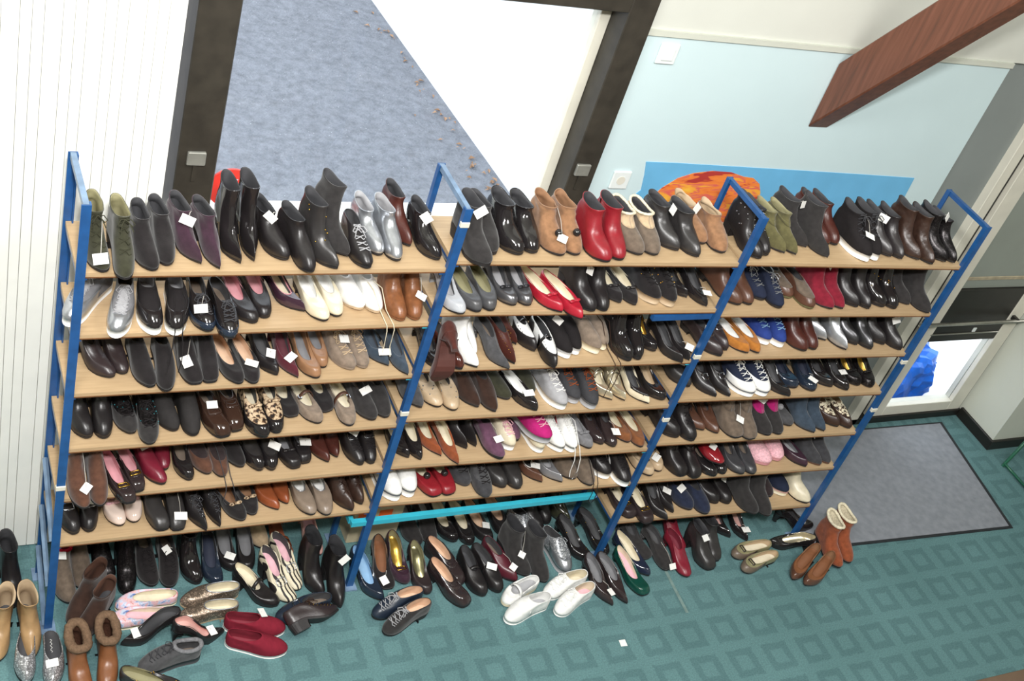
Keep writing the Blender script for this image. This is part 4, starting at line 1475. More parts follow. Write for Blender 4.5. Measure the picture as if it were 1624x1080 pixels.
# ---- fourth shelf
P('L3', 'Y1', [(255, 410), (382, 408)], 'boot', 'lea:blk', 'black leather ankle boot', 6, Hs=.13, h=.03, toe='round')
P('L3', 'Y1', [(540, 380), (690, 448)], 'oxf', 'gli:blk', 'black sequined lace-up shoe', 3, cap='sue:bl2', lace='can:blk', studs='gli:teal', toe='round')
P('L3', 'Y1', [(868, 360), (1050, 385)], 'boot', 'can:bl2', 'black fabric ankle boot', 9, Hs=.12, h=.03, toe='round')
P('L3', 'Y1', [(1248, 400), (1372, 353)], 'loaf', 'pat:dbr', 'glossy dark brown loafer', 13, toe='square', tag=2, tag_u=.95, buckle='lea:dbr')
P('L3', 'Y2', [(240, 445), (412, 405)], 'loaf', 'leo:bei', 'leopard print shoe with black toe', 8, cap='pat:blk', cap_u=.5, h=.045, ins='lin:cre', bow='leo:bei')
P('L3', 'Y2', [(495, 303), (655, 268)], 'pump', 'sue:blk', 'black suede pump with cream insole', 8, toe='square', ins='lin:cre', lining='lin:cre', h=.04, yaws=(2, 24))
P('L3', 'Y2', [(612, 348), (765, 365)], 'flat', 'sue:tau', 'grey beige flat with brown strap', 3, toe='round', ins='lin:cre', lining='lin:cre', strap='lea:bro', W=.042, yaws=(8, 3))
P('L3', 'Y2', [(925, 330), (1062, 305)], 'loaf', 'sue:bl2', 'black nubuck round-toed shoe', 12, toe='round', tag=2, tag_u=.9)
P('M3', 'Y2', [(1190, 252)], 'loaf', 'sue:dgr', 'grey suede shoe behind post', 10, toe='almond')
P('M3', 'Y2', [(1255, 250), (1345, 272)], 'flat', 'lea:bei', 'beige flat with gems', 4, studs='bra:sil', nstud=8, ins='lin:bei', vamp=.45, W=.0425)
P('M3', 'Y3', [(218, 278), (338, 302)], 'loaf', 'sue:dbr', 'dark brown slip-on shoe', 12, toe='almond', vamp=.5)
P('M3', 'Y3', [(520, 305)], 'flat', 'pat:blk', 'black patent flat with white insole', 18, toe='almond', ins='lin:wht', lining='lin:wht', tag=1, tag_u=.95, L=.255)
P('M3', 'Y3', [(470, 225), (648, 185)], 'flat', 'sue:dol', 'dark olive felt slipper', 14, toe='round', vamp=.5, inst=.02)
P('M3', 'Y3', [(718, 288)], 'snk', 'can:lgr', 'pale grey lace-up sneaker', 10, lace='can:wht', L=.25)
P('M3', 'Y3', [(800, 250), (945, 280)], 'snk', 'can:cha', 'charcoal sneaker with rust laces', 6, lace='can:rus', sole='rub:lgr', line='rub:dgr')
P('M3', 'Y3', [(1080, 232), (1245, 225)], 'pump', 'met:cre', 'pale gold strappy pump', 16, toe='point', ins='lin:cre', lining='lin:cre', h=.06, strap='met:cre')
P('M3', 'Y3', [(1428, 245)], 'pump', 'lea:cre', 'cream pointed shoe with black straps', 14, toe='point', ins='lin:dgr', vampc='lea:blk', perf='lea:blk', L=.255)
P('M3', 'Y3', [(1555, 218)], 'pump', 'pat:blk', 'black patent pump with beige insole', 14, toe='round', ins='lin:bei', lining='lin:bei', h=.05)
P('R3', 'Y4', [(390, 168)], 'loaf', 'lea:bl2', 'black leather slip-on behind third post', 12, toe='almond', tag=1, tag_u=.9, nosingle=1)
P('R3', 'Y4', [(612, 218), (684, 214)], 'pump', 'lea:blk', 'black pointed shoe with buckle', 12, toe='point', vamp=.45, inst=.02, ins='lin:dgr', buckle='bra:sil', h=.045)
P('R3', 'Y4', [(800, 212), (895, 204)], 'snk', 'can:nav', 'navy canvas sneaker with white toe cap', 18, cap='rub:wht', cap_u=.50, lace='can:wht', line='rub:nav', tongue='can:nav', inst=.042)
P('R3', 'Y4', [(985, 220)], 'pump', 'pat:blk', 'black patent pointed pump', 14, toe='point', ins='lin:dgr')
P('R3', 'Y4', [(1050, 168), (1180, 180)], 'pump', 'pat:ink', 'navy black patent pump', 8, toe='round', ins='lin:nav', lining='lin:nav', tag=-2, tag_u=.6, W=.043, yaws=(22, 4))
P('R3', 'Y4', [(1290, 160), (1372, 175)], 'pump', 'pat:blk', 'black glossy pump with tag', 20, toe='almond', ins='lin:cha', tag=-2, tag_u=.95, h=.06, L=.26)
P('R3', 'Y4', [(1440, 150), (1505, 160)], 'pump', 'gli:blk', 'black jewelled pump with gold lining', 4, toe='round', ins='met:gld', bow='gli:blk', h=.05)

# ---- fifth shelf
P('L4', 'Y1', [(300, 870), (440, 848)], 'boot', 'sue:bro', 'muddy brown suede boot', 2, Hs=.14, h=.02, toe='round', L=.27, tag=2, tag_u=.45, slouch=.005, lining='lin:tad', W=.044)
P('L4', 'Y1', [(622, 835), (722, 750)], 'flat', 'pat:dkb', 'black brown flat with pink insole', 13, toe='square', ins='lin:ros', lining='lin:ros', buckle='bra:gld', L=.255)
P('L4', 'Y1', [(880, 705), (975, 600)], 'loaf', 'lea:wine', 'red leather moccasin', 18, toe='round', vamp=.6, inst=.02, sole='rub:blk', tag=2, tag_u=.97, yaws=(20, 8))
P('L4', 'Y1', [(1005, 680)], 'pump', 'pat:blk', 'black patent round toe beside red moccasins', 2, toe='round', h=.04, nosingle=1)
P('L4', 'Y1', [(1130, 640), (1232, 655)], 'loaf', 'sue:dkb', 'dark brown two-tone slipper', 10, hang='can:cha', hang_l=.05, toe='round', cap='sue:bro', vamp=.55, tag=2, tag_u=.97)
P('L4', 'Y1', [(1385, 592)], 'loaf', 'sue:blk', 'black suede slipper with tag', 10, toe='round', vamp=.55)
P('L4', 'Y2', [(250, 656), (425, 643)], 'loaf', 'lea:bl2', 'black leather shoe with white tag', 4, toe='round', tag=-2, tag_u=.75, cap='pat:blk')
P('L4', 'Y2', [(515, 640), (588, 603)], 'pump', 'lea:blk', 'black pump with bow', 8, toe='square', bow='pat:blk', ins='lin:gry', h=.035, tag=-2, tag_u=.97)
P('L4', 'Y2', [(695, 600), (775, 563)], 'pump', 'lea:mah', 'red brown leather pump', 11, toe='almond', ins='lin:bro', h=.04, vamp=.4)
P('L4', 'Y2', [(842, 625), (972, 610)], 'oxf', 'lea:blk', 'black lace-up shoe', 7, toe='round', lace='can:blk', buckle='bra:sil', tag=2, tag_u=.9)
P('M4', 'Y2', [(1122, 580), (1238, 586)], 'pump', 'pat:blk', 'black pump with cream insole', 12, toe='almond', ins='lin:cre', lining='lin:cre', h=.045, where='fifth shelf at second post')
P('M4', 'Y3', [(165, 565), (240, 616)], 'pump', 'sue:rus', 'rust orange pointed pump', 14, toe='point', ins='lin:cre', lining='lin:cre', L=.26, h=.04)
P('M4', 'Y3', [(300, 524), (425, 500)], 'boot', 'lea:blk', 'black leather pointed bootie', 16, Hs=.12, h=.05, toe='point', zip='bra:sil')
P('M4', 'Y3', [(525, 584), (630, 470)], 'mule', 'sue:pur', 'purple velvet slipper', 8, toe='round', ins='fur:pur', tag=2, yaws=(4, 10), vamp=.6)
P('M4', 'Y3', [(640, 520), (780, 535)], 'snk', 'lea:cre', 'white and pink low sneaker', 12, ins='lin:pnk', lining='lin:pnk', vamp=.4, L=.22, lace='can:pnk')
P('M4', 'Y3', [(835, 478)], 'snk', 'can:mag', 'magenta running shoe with grey sole', 20, sole='rub:lgr', lace='can:pnk', L=.25, dz=.072)
P('M4', 'Y3', [(950, 528), (1052, 525)], 'snk', 'can:wht', 'white running shoe with pink stripes', 10, hang='can:wht', side='lea:crr', lace='can:wht', L=.27, line='rub:dgr', tongue='can:wht', W=.045)
P('M4', 'Y3', [(1228, 503)], 'flat', 'sue:gry', 'grey flat with drawstring', 6, ins='lin:lgr', lining='lin:lgr', bow='can:gry', toe='round')
P('M4', 'Y3', [(1335, 475), (1462, 482)], 'pump', 'pat:dkb', 'black brown shiny pump', 9, toe='round', ins='lin:dgr', tag=-2, vamp=.42, inst=.015)
P('M4', 'Y4', [(305, 455), (362, 480)], 'flat', 'sue:cog', 'tan suede flat with white insole', 8, ins='lin:cre', lining='lin:cre', toe='round', where='fifth shelf behind third post')
P('R4', 'Y4', [(450, 440), (565, 452)], 'boot', 'lea:blk', 'black leather lace-up ankle boot', 18, Hs=.13, h=.03, toe='round', st=.012, tag=2, tag_u=.9, lace='can:blk')
P('R4', 'Y4', [(600, 400), (662, 415)], 'pump', 'lea:bro', 'dark brown leather pump', 17, toe='almond', ins='lin:bro', vamp=.45, h=.05)
P('R4', 'Y4', [(750, 445), (855, 450)], 'boot', 'sue:tad', 'taupe suede boot with buckle', 4, Hs=.15, h=.03, toe='square', belt='sue:tad', tag=2, tag_u=.5, W=.043)
P('R4', 'Y4', [(935, 430), (1018, 420)], 'boot', 'sue:bl2', 'black and magenta suede bootie', 11, Hs=.115, h=.04, toe='round', shaft2='sue:mag', tag=2, tag_u=.9)
P('R4', 'Y4', [(1070, 375)], 'flat', 'sue:dgr', 'dark grey shoe with pompom', 8, toe='round', pom='fur:lgr', vamp=.4)
P('R4', 'Y4', [(1205, 415), (1270, 402)], 'boot', 'sue:dbl', 'blue grey pointed western boot', 14, Hs=.13, h=.045, toe='point', lining='lin:dbl')
P('R4', 'Y4', [(1290, 385), (1350, 392)], 'loaf', 'leo:cre', 'brown and white patterned shoe', 14, toe='almond', ins='lin:bei', lining='lin:bei', cap='lea:dbr')

# ---- sixth shelf
P('L5', 'Y1', [(210, 1040), (352, 1018)], 'loaf', 'lea:blk', 'black leather loafer', 2, toe='round', buckle='bra:sil', tag=-2, tag_u=.9)
P('L5', 'Y1', [(548, 980), (648, 955)], 'flat', 'pat:pnw', 'pale pinkish shoe with scalloped edge', 6, toe='round', vamp=.42, L=.22, ins='lin:pnk', lining='lin:cre', trim='lea:cre', bow='lea:pnk')
P('L5', 'Y1', [(800, 1015), (950, 1008)], 'loaf', 'lea:bl2', 'black square-toed slip-on', 4, toe='square', vamp=.5, tag=-2, tag_u=.5)
P('L5', 'Y1', [(1150, 1010), (1278, 975)], 'loaf', 'lea:blk', 'black pointed shoe with studs', 11, toe='point', studs='bra:sil', nstud=8, vamp=.52, lace='can:cha')
P('L5', 'Y2', [(185, 980), (285, 935)], 'flat', 'sue:blk', 'black ballet flat with tan insole', 13, ins='lin:tan', lining='lin:tan', bow='leo:bei')
P('L5', 'Y2', [(355, 915), (425, 870)], 'pump', 'lea:rus', 'rust brown leather shoe', 16, toe='almond', ins='lin:rus', lining='lin:rus', vamp=.45, h=.04)
P('L5', 'Y2', [(545, 952), (680, 948)], 'flat', 'lea:tau', 'pale taupe flat with white insole', 4, ins='lin:wht', lining='lin:wht', vamp=.42, W=.0445, trim='met:sil')
P('L5', 'Y2', [(800, 926), (930, 872)], 'boot', 'cro:dbr', 'dark brown crinkled bootie', 14, Hs=.11, h=.03, toe='almond', lace='can:dbr')
P('M5', 'Y2', [(1045, 858), (1178, 826)], 'snk', 'can:wht', 'white sneaker with navy lining', 9, lining='lin:nav', ins='lin:dgr', line='rub:nav', vamp=.45, st=.034)
P('M5', 'Y3', [(168, 810), (265, 795)], 'flat', 'lea:red', 'glossy red flat with cream insole', 11, toe='square', ins='lin:cre', lining='lin:cre', vamp=.38, h=.015, pom='pat:blk', yaws=(13, 10))
P('M5', 'Y3', [(345, 745), (438, 816)], 'oxf', 'sue:dgr', 'grey felt lace-up shoe', 10, toe='round', lace='can:blk', cap='sue:cha', sole='rub:cha')
P('M5', 'Y3', [(532, 760), (675, 758)], 'loaf', 'lea:bl2', 'black leather shoe', 13, toe='round', vamp=.5)
P('M5', 'Y3', [(805, 725)], 'pump', 'lea:bro', 'brown pointed pump with white trim', 16, toe='point', ins='lin:dgr', trim='lea:wht', tag=1, tag_u=.95)
P('M5', 'Y3', [(955, 722)], 'pump', 'pat:gry', 'grey patent pointed pump', 24, toe='point', ins='lin:lgr', lining='lin:lgr', L=.255)
P('M5', 'Y3', [(1040, 700), (1135, 736)], 'boot', 'sue:tad', 'taupe brown suede bootie', 14, hang='can:blk', hang_l=.06, Hs=.11, h=.02, toe='round', slouch=.006)
P('M5', 'Y3', [(1205, 696), (1322, 740)], 'snk', 'lea:blk', 'black sneaker with white stripes', 12, side='lea:wht', lace='can:blk', L=.25)
P('R5', 'Y4', [(235, 660), (322, 630)], 'flat', 'lea:bei', 'beige flat behind third post', 8, ins='lin:bei', lining='lin:bei', bow='pat:blk', tag=-2, tag_u=.8)
P('R5', 'Y4', [(440, 660), (550, 664)], 'boot', 'lea:blk', 'black fold-over ankle boot', 8, Hs=.12, h=.03, toe='square', slouch=.004, belt='lea:blk')
P('R5', 'Y4', [(638, 595)], 'flat', 'pat:red', 'bright red patent shoe with tag', 10, toe='round', tag=1, tag_u=.7, vamp=.6, inst=.01, dz=.07)
P('R5', 'Y4', [(640, 658), (715, 640)], 'pump', 'pat:blk', 'black patent round-toed shoe', 10, toe='round', h=.035, vamp=.4)
P('R5', 'Y4', [(800, 645), (872, 642)], 'pump', 'lea:cha', 'charcoal leather round-toed shoe', 6, toe='round', h=.045, vamp=.42)
P('R5', 'Y4', [(935, 594), (1008, 566)], 'mule', 'fur:pnk', 'pink fluffy slipper', 14, toe='round', W=.055, vamp=.62, th=.058, bow='fur:lgr', ins='fur:pnk', sole='rub:ros', thick=.006, L=.26)
P('R5', 'Y4', [(1095, 610)], 'flat', 'lea:plu', 'dark plum flat with grey insole', 14, toe='almond', ins='lin:lgr', lining='lin:gry', L=.255)
P('R5', 'Y4', [(1218, 598), (1295, 582)], 'boot', 'sue:cha', 'dark grey suede ankle boot', 16, Hs=.12, h=.03, toe='almond', tag=2, tag_u=.8, sole='rub:bro')

# ---- lowest shelf of the right bay
P('R6', 'Y4', [(92, 900), (178, 932)], 'pump', 'lea:dkb', 'dark pump with cream insole and brass buckle', 7, mark='squares', ins='lin:cre', lining='lin:cre', buckle='bra:gld', L=.25, h=.02, heel='block', toe='square', vamp=.28)
P('R6', 'Y4', [(318, 910), (388, 862)], 'pump', 'lea:blk', 'black pointed pump with tag', 10, toe='point', ins='lin:dgr', tag=-2, tag_u=.95, vamp=.45)
P('R6', 'Y4', [(465, 850), (575, 868)], 'loaf', 'sue:nav', 'navy suede slip-on shoe', 14, toe='round', tag=2, tag_u=.9, vamp=.42)
P('R6', 'Y4', [(605, 815), (712, 808)], 'loaf', 'lea:blk', 'black leather slip-on with white tag', 17, toe='round', tag=-2, tag_u=.95)
P('R6', 'Y4', [(815, 876), (905, 882)], 'boot', 'sue:bl2', 'black suede ankle boot', 10, Hs=.15, h=.03, toe='round', L=.26)
P('R6', 'Y4', [(985, 768)], 'boot', 'sue:dkb', 'dark brown suede boot', 8, Hs=.13, h=.03, toe='round', dz=.0)
P('R6', 'Y4', [(1085, 755)], 'snk', 'can:nav', 'navy slipper with striped edge', 14, line='rub:ros', sole='rub:cre', vamp=.5)
P('R6', 'Y4', [(1175, 805)], 'boot', 'lea:cre', 'cream leather boot standing at shelf end', 10, Hs=.16, h=.01, heel='flat', toe='round', lining='lin:wht', nosingle=1)

# ---- on the floor under and in front of the rack
f1 = 'on the carpet'
fl_ = 'carpet, under left bay'
fm_ = 'carpet, under middle bay'
fr_ = 'carpet, under right bay'
P('F', 'Y5', [(25, 730), (130, 690)], 'boot', 'lea:blk', 'tall black boot', 6, h=.06, where='at the far left edge', L=.25, ty=(215, 180))
P('F', 'Y5', [(75, 905), (285, 835)], 'boot', 'lea:cam', 'camel tan western boot', -3, h=.035, toe='almond', where='leftmost on the carpet', flare=1.1, dip=.02, lining='lin:bei', yaws=(-16, 4), ty=(400, 335))
P('F', 'Y5', [(425, 590), (545, 560)], 'boot', 'sue:tad', 'taupe boot with red lining', 4, Hs=.17, h=.03, toe='round', lining='lin:crr', fur='fur:crr', fur_r=.006, tag=2, tag_u=.85, where='under left bay by first post')
P('F', 'Y5', [(400, 765), (520, 770)], 'boot', 'sue:dbr', 'dark brown suede boot', -38, h=.03, toe='round', lining='lin:bro', slouch=.004, where='beside the floral slip-ons', W=.0425, ty=(330, 360))
P('F', 'Y5', [(195, 1110), (350, 1115)], 'mule', 'gli:lgr', 'dark grey mule with glitter toe', -4, mark='script', ins='lin:cha', heel='wedge', h=.03, vamp=.33, toe='almond', W=.042, tag=-2, tag_u=.9, lim=.02, where='at the bottom left corner', yaws=(-8, -2))
P('F', 'Y5', [(500, 1215), (690, 1200)], 'boot', 'lea:cog', 'brown boot with fur collar', 0, Hs=.15, h=.02, toe='round', fur='fur:fud', fur_r=.016, lim=.03, lining='fur:bro', where='at the bottom left', yaws=(2, -3))
P('F', 'Y5', [(690, 500), (835, 505)], 'boot', 'gli:blk', 'black glitter ankle boot', 4, Hs=.16, h=.05, toe='round', where=fl_)
P('F', 'Y5', [(955, 497), (1095, 476)], 'oxf', 'sue:blk', 'black suede lace-up shoe', 3, toe='round', lace='can:blk', tag=-2, tag_u=.97, W=.044, where=fl_, h=.03)
P('F', 'Y6', [(185, 460)], 'boot', 'pat:blk', 'black patent ankle boot', 5, Hs=.13, h=.05, toe='round', where=fl_)
P('F', 'Y6', [(325, 462)], 'pump', 'pat:ink', 'blue black patent pump', 0, toe='round', h=.06, where=fl_, ins='lin:nav')
P('F', 'Y6', [(455, 395), (560, 385)], 'pump', 'lea:blk', 'black pump with grey insole', 5, toe='round', ins='lin:gry', lining='lin:gry', h=.06, tag=2, tag_u=.9, where=fl_, vamp=.24)
P('F', 'Y6', [(700, 240)], 'boot', 'sue:bei', 'beige boot at back', 6, Hs=.15, h=.03, toe='round', lining='lin:bei', where=fl_)
P('F', 'Y6', [(850, 275)], 'pump', 'lea:rus', 'rust sandal at back', 10, bare=[(.22, .016, .035), (.32, .016, .04), (.62, .014, .06)], ins='lin:rus', toe='round', h=.07, where=fl_, name='sandal', cat='sandal', sole='rub:rus')
P('F', 'Y6', [(1060, 260)], 'pump', 'lea:pin', 'pale pink pump with pink insole', 6, toe='almond', ins='lin:pnk', lining='lin:pnk', h=.06, where=fl_)
P('F', 'Y6', [(860, 560), (925, 480)], 'pump', 'zig:cre', 'black and cream zigzag pump', 22, toe='round', h=.08, heel='block', ins='lin:pnk', vamp=.45, inst=.02, zb=.06, where=fl_, L=.26, buckle='gli:sil')
P('F', 'Y6', [(1045, 535), (1190, 605)], 'boot', 'lea:blk', 'black leather ankle boot', 7, Hs=.16, h=.06, toe='almond', tag=-2, tag_u=.85, where='by the foot of second post')
P('F', 'Y5', [(650, 620)], 'flat', 'flo:pnk', 'rear floral pale slip-on', 0, heelpx=(1085, 545), ins='lin:cre', lining='lin:cre', toe='round', where=f1, h=.0, heel='none', st=.012, sole='rub:cre', nosingle=1)
P('F', 'Y5', [(640, 690)], 'flat', 'flo:pnk', 'front floral pale slip-on', 0, heelpx=(1080, 640), ins='lin:pnk', lining='lin:cre', toe='round', where=f1, h=.0, heel='none', st=.012, sole='rub:cre', nosingle=1)
P('F', 'Y6', [(40, 590)], 'loaf', 'gli:tau', 'rear beige glitter slip-on', 0, heelpx=(430, 500), ins='lin:cre', lining='lin:cre', where=f1, h=.006, heel='flat', vamp=.42, sole='rub:bei', nosingle=1, trim='met:sil')
P('F', 'Y6', [(70, 660)], 'loaf', 'gli:tau', 'front beige glitter slip-on', 0, heelpx=(505, 580), ins='lin:cre', lining='lin:cre', where=f1, h=.006, heel='flat', vamp=.42, sole='rub:bei', nosingle=1, trim='met:sil')
P('F', 'Y6', [(700, 640)], 'flat', 'lea:blk', 'black strap shoe with cream insole', 0, heelpx=(430, 400), heelz=.05, ins='lin:cre', lining='lin:cre', strap='lea:blk', h=.05, heel='block', where='beside the glitter slip-ons', nosingle=1, vamp=.4)
P('F', 'Y6', [(760, 650)], 'loaf', 'lea:ink', 'dark navy loafer', 0, heelpx=(1100, 545), where=f1, buckle='bra:sil', toe='round', nosingle=1)
P('F', 'Y6', [(1195, 660)], 'oxf', 'lea:dkb', 'dark brown brogue lying on its side', 0, heelpx=(880, 800), where=f1, lace='can:dbr', perf='bra:gld', toe='almond', nosingle=1, ry=68, dz=.04, h=.035)
P('F', 'Y6', [(812, 740)], 'snk', 'can:cri', 'rear dark red canvas slip-on', 0, lim=.02, heelpx=(440, 670), where=f1, ins='lin:cri', lining='lin:cri', st=.012, sole='rub:wht', vamp=.45, L=.25, nosingle=1, tag=1, tag_u=.97)
P('F', 'Y6', [(830, 880)], 'snk', 'can:cri', 'front dark red canvas slip-on', 0, lim=.02, heelpx=(445, 780), where=f1, ins='lin:cri', lining='lin:cri', st=.012, sole='rub:wht', vamp=.45, L=.25, nosingle=1)
P('F', 'Y6', [(440, 765)], 'pump', 'lea:blk', 'black stiletto pump with pink insole', 0, heelpx=(70, 725), heelz=.11, where=f1, ins='lin:pin', lining='lin:pin', heel='stiletto', h=.10, toe='point', tag=1, tag_u=.95, L=.25, nosingle=1)
P('F', 'Y5', [(770, 905)], 'pump', 'lea:blk', 'black stiletto pump with white tag', 0, heelpx=(1030, 745), heelz=.1, where='on the carpet', ins='lin:cha', heel='stiletto', h=.09, toe='point', tag=1, tag_u=.9, nosingle=1, L=.25)
P('F', 'Y5', [(790, 1010)], 'snk', 'sue:dgr', 'grey sneaker with fleece lining', 0, heelpx=(980, 940), where='near the bottom edge', lace='can:cha', fur='fur:gry', fur_r=.008, nosingle=1, sole='rub:cha')
P('F', 'Y5', [(1150, 1075)], 'pump', 'lea:bl2', 'black sequined flat near the bottom edge', 0, heelpx=(960, 1000), h=.015, heel='flat', where=f1, studs='bra:gld', nosingle=1, ins='lin:khk', lining='lin:khk', toe='round')
# middle, back row
P('F', 'Y7', [(330, 350)], 'pump', 'sue:blk', 'black suede pump with bow', 8, toe='round', bow='sue:blk', tag=1, tag_u=.8, where=fm_, h=.06)
P('F', 'Y7', [(500, 400), (625, 400)], 'pump', 'sue:bl2', 'dark grey suede shoe', 9, toe='round', h=.06, vamp=.5, inst=.02, where=fm_, ins='lin:lgr')
P('F', 'Y7', [(720, 385), (800, 400)], 'pump', 'pat:blk', 'black patent pump with cream insole', 12, toe='round', ins='lin:cre', lining='lin:cre', h=.04, where=fm_)
P('F', 'Y7', [(1000, 405), (1055, 378)], 'flat', 'lea:blk', 'black ballet flat with beige insole', 10, ins='lin:skin', lining='lin:skin', tag=2, tag_u=.97, h=.02, heel='block', L=.26, where=fm_)
P('F', 'Y7', [(1165, 545), (1255, 580)], 'boot', 'sue:bl2', 'black suede boot with tag', 16, Hs=.15, h=.05, toe='round', tag=2, tag_u=.6, where=fm_)
P('F', 'Y7', [(1240, 385), (1330, 300)], 'boot', 'lea:blk', 'black leather bootie', 14, Hs=.12, h=.05, toe='round', where=fm_)
P('F', 'Y7', [(1240, 470), (1320, 555)], 'snk', 'gli:sil', 'silver glitter sneaker', 12, lace='met:sil', cap='met:sil', sole='rub:lgr', where=fm_, inst=.045)
P('F', 'Y7', [(1490, 510), (1565, 400)], 'pump', 'pat:blk', 'black patent pump with brass stud', 22, toe='round', studs='bra:gld', nstud=3, ins='lin:dgr', h=.06, where='under middle bay by third post', L=.255)
P('F', 'Y7', [(1440, 260)], 'boot', 'pat:dol', 'dark green glossy bootie', 12, Hs=.12, h=.05, toe='almond', where=fm_)
# middle, front row
P('F', 'Y7', [(275, 722)], 'pump', 'pat:ink', 'navy patent pump with blue lining', 16, toe='almond', ins='lin:sky', lining='lin:sky', h=.06, where='beside second post foot', L=.265)
P('F', 'Y7', [(310, 708)], 'pump', 'sue:blk', 'black pump with brown insole', 0, toe='square', ins='lin:cog', lining='lin:tan', h=.06, tag=1, tag_u=.5, where=fm_, yaws=(-2, 0))
P('F', 'Y7', [(435, 660)], 'pump', 'lea:plu', 'dark plum pump with gold plate', 0, toe='round', ins='met:gld', lining='lin:khk', buckle='bra:gld', cap='sue:plu', h=.06, where=fm_)
P('F', 'Y7', [(525, 655)], 'pump', 'lea:dkb', 'dark brown pump with khaki insole', 2, toe='round', ins='met:khk', lining='lin:khk', h=.06, where=fm_)
P('F', 'Y7', [(715, 748), (795, 688)], 'loaf', 'pat:dkb', 'dark brown loafer with beige insole', 21, toe='square', ins='lin:skin', lining='lin:skin', buckle='pat:dkb', h=.03, vamp=.42, where=fm_, L=.26)
P('F', 'Y7', [(878, 695), (1010, 665)], 'loaf', 'lea:blk', 'black leather strap shoe', 12, toe='round', strap='lea:blk', where=fm_, vamp=.42, ins='lin:cha', h=.03, yaws=(4, 18), tag=-2, tag_u=.97)
P('F', 'Y7', [(1095, 600)], 'loaf', 'lea:bur', 'dark burgundy loafer with tag', 20, toe='almond', tag=1, tag_u=.6, where=fm_, vamp=.5)
P('F', 'Y7', [(205, 800)], 'oxf', 'lea:ink', 'rear black lace-up shoe with beige insole', 0, heelpx=(510, 680), ins='lin:skin', lining='lin:skin', lace='can:lgr', vamp=.46, where=f1, nosingle=1)
P('F', 'Y7', [(270, 905)], 'oxf', 'sue:bl2', 'front black lace-up shoe with beige insole', 0, heelpx=(560, 750), ins='lin:skin', lining='lin:skin', lace='can:lgr', vamp=.46, where=f1, nosingle=1)
P('F', 'Y7', [(985, 740)], 'flat', 'lea:wht', 'rear white shoe with crossed strap', 0, heelpx=(1170, 625), heelz=.02, ins='lin:lgr', lining='lin:wht', strap='lea:wht', sole='rub:cre', where=f1, nosingle=1, st=.014, vamp=.25, strap_y=.36, W=.0425, L=.22)
P('F', 'Y7', [(1020, 840)], 'snk', 'lea:wht', 'front white shoe with velcro strap', 0, heelpx=(1285, 720), ins='lin:lgr', lining='lin:wht', strap='lea:wht', sole='rub:wht', where=f1, nosingle=1, st=.016, vamp=.5, W=.044)
P('F', 'Y7', [(1225, 660)], 'snk', 'can:wht', 'rear white canvas plimsoll', 0, heelpx=(1490, 545), ins='lin:cre', lining='lin:cre', sole='rub:wht', where=f1, nosingle=1, st=.012, vamp=.46, lace='can:wht')
P('F', 'Y7', [(1310, 770)], 'snk', 'can:wht', 'front white canvas plimsoll', 0, heelpx=(1555, 610), ins='lin:pnk', lining='lin:cre', sole='rub:wht', where=f1, nosingle=1, st=.012, vamp=.46, lace='can:wht')
# right
P('F', 'Y8', [(303, 645), (402, 622)], 'pump', 'pat:dkb', 'black snakeskin pointed pump', 6, toe='point', ins='lin:gry', lining='lin:gry', tag=2, tag_u=.6, vamp=.42, L=.27, h=.04, where='below the third post', yaws=(4, 12))
P('F', 'Y8', [(445, 590)], 'pump', 'pat:grn', 'dark green pump with cream insole', 8, toe='square', ins='lin:pnk', lining='lin:cre', L=.265, h=.03, where='right of third post')
P('F', 'Y8', [(518, 516)], 'pump', 'pat:nav', 'navy pump with cream insole', 16, toe='almond', ins='lin:cre', lining='lin:cre', L=.26, h=.03, where='right of third post')
P('F', 'Y8', [(535, 440), (612, 505)], 'pump', 'sue:bl2', 'black suede pump', 17, toe='square', vamp=.5, inst=.01, ins='lin:dgr', tag=-2, tag_u=.3, where=fr_)
P('F', 'Y8', [(640, 430), (682, 516)], 'pump', 'lea:cri', 'red leather pump', 8, h=.06, toe='round', where=fr_, lining='lin:wine', ins='lin:wine', vamp=.5, inst=.02)
P('F', 'Y8', [(765, 500), (805, 465)], 'boot', 'lea:bl2', 'black leather bootie', 4, Hs=.09, h=.06, toe='square', where=fr_, tag=2, tag_u=.9)
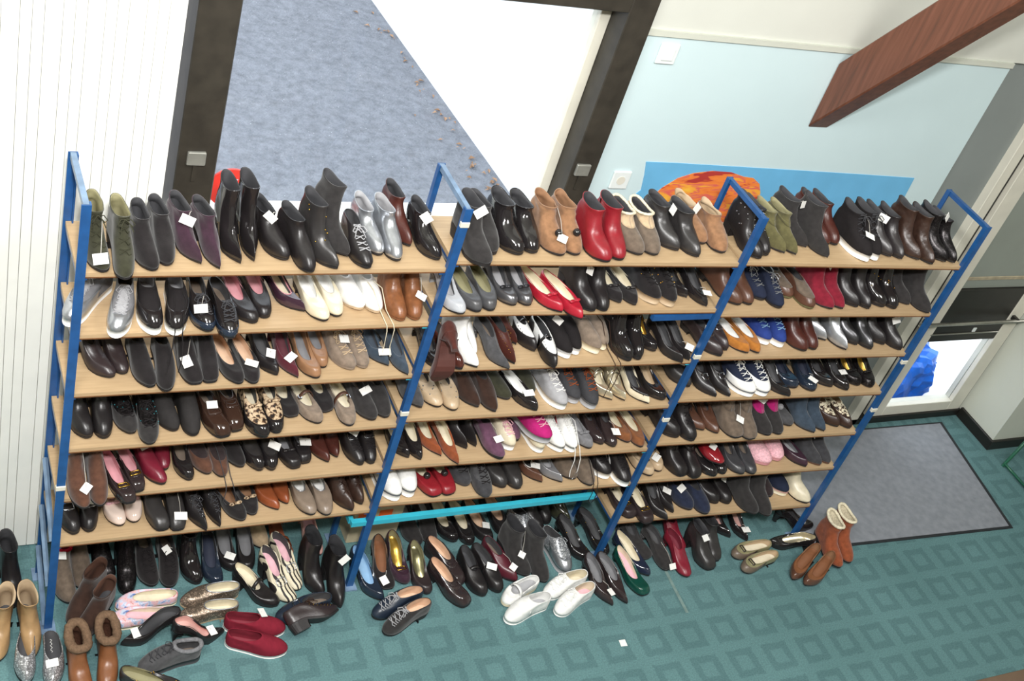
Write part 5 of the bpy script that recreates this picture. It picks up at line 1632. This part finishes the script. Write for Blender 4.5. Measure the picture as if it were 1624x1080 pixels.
P('F', 'Y8', [(885, 345), (978, 358)], 'pump', 'pat:blk', 'black pointed pump with tag', 14, toe='point', ins='lin:pin', tag=-2, tag_u=.7, where=fr_)
P('F', 'Y8', [(905, 410)], 'flat', 'lea:khk', 'rear khaki flat with checked strap', 0, heelpx=(1110, 355), ins='lin:cre', lining='lin:bei', toe='round', cap='lea:tad', buckle='lea:dkb', where=f1, nosingle=1)
P('F', 'Y8', [(935, 485)], 'flat', 'lea:khk', 'front khaki flat with checked strap', 0, heelpx=(1140, 400), ins='lin:cre', lining='lin:bei', toe='round', cap='lea:tad', buckle='lea:dkb', where=f1, nosingle=1)
P('F', 'Y8', [(1285, 322)], 'pump', 'pat:blk', 'black glossy pump by the last post', 30, dz=.0103, heelpx=(1095, 235), heelz=.06, toe='almond', where='carpet', nosingle=1, bow='met:sil', h=.06)
P('F', 'Y8', [(1108, 345)], 'pump', 'pat:blk', 'black pump with gold-sheen insole', -40, heelpx=(1270, 335), heelz=.06, toe='almond', ins='met:cre', lining='met:cre', where='behind tan pumps', nosingle=1, h=.05)
P('F', 'Y8', [(1165, 495), (1240, 532)], 'pump', 'lea:cog', 'tan pump with orange insole', -15, heelpx=(1290, 352), heelz=.06, toe='almond', ins='lin:cog', lining='lin:tan', cap='pat:bro', h=.05, heel='block', where='beside rust boots', vamp=.26, L=.255)
P('F', 'Y8', [(1375, 478), (1430, 470)], 'boot', 'sue:bri', 'rust suede boot with fleece lining', -3, dz=.0103, h=.02, toe='round', lining='fur:cre', fur='fur:cre', fur_r=.007, where='in front of the doormat', L=.25, ty=(205, 195))

# cream box with orange stickers at the second post
bxo = empty('cardboard_box', (1.425, 0.285, 0))
box('carton', -0.12, 0.12, -0.05, 0.07, 0.0, 0.25, M_card, bxo, 0.004)
for sx in (-0.07, 0.03):
    box('sticker', sx - 0.028, sx + 0.034, -0.053, -0.0498, 0.135, 0.205, M_orange, bxo)
tag_obj(bxo, 'cream cardboard box with two orange stickers behind the second post', 'box')

settle()
build_all()
print('shoes', NSHOE[0])
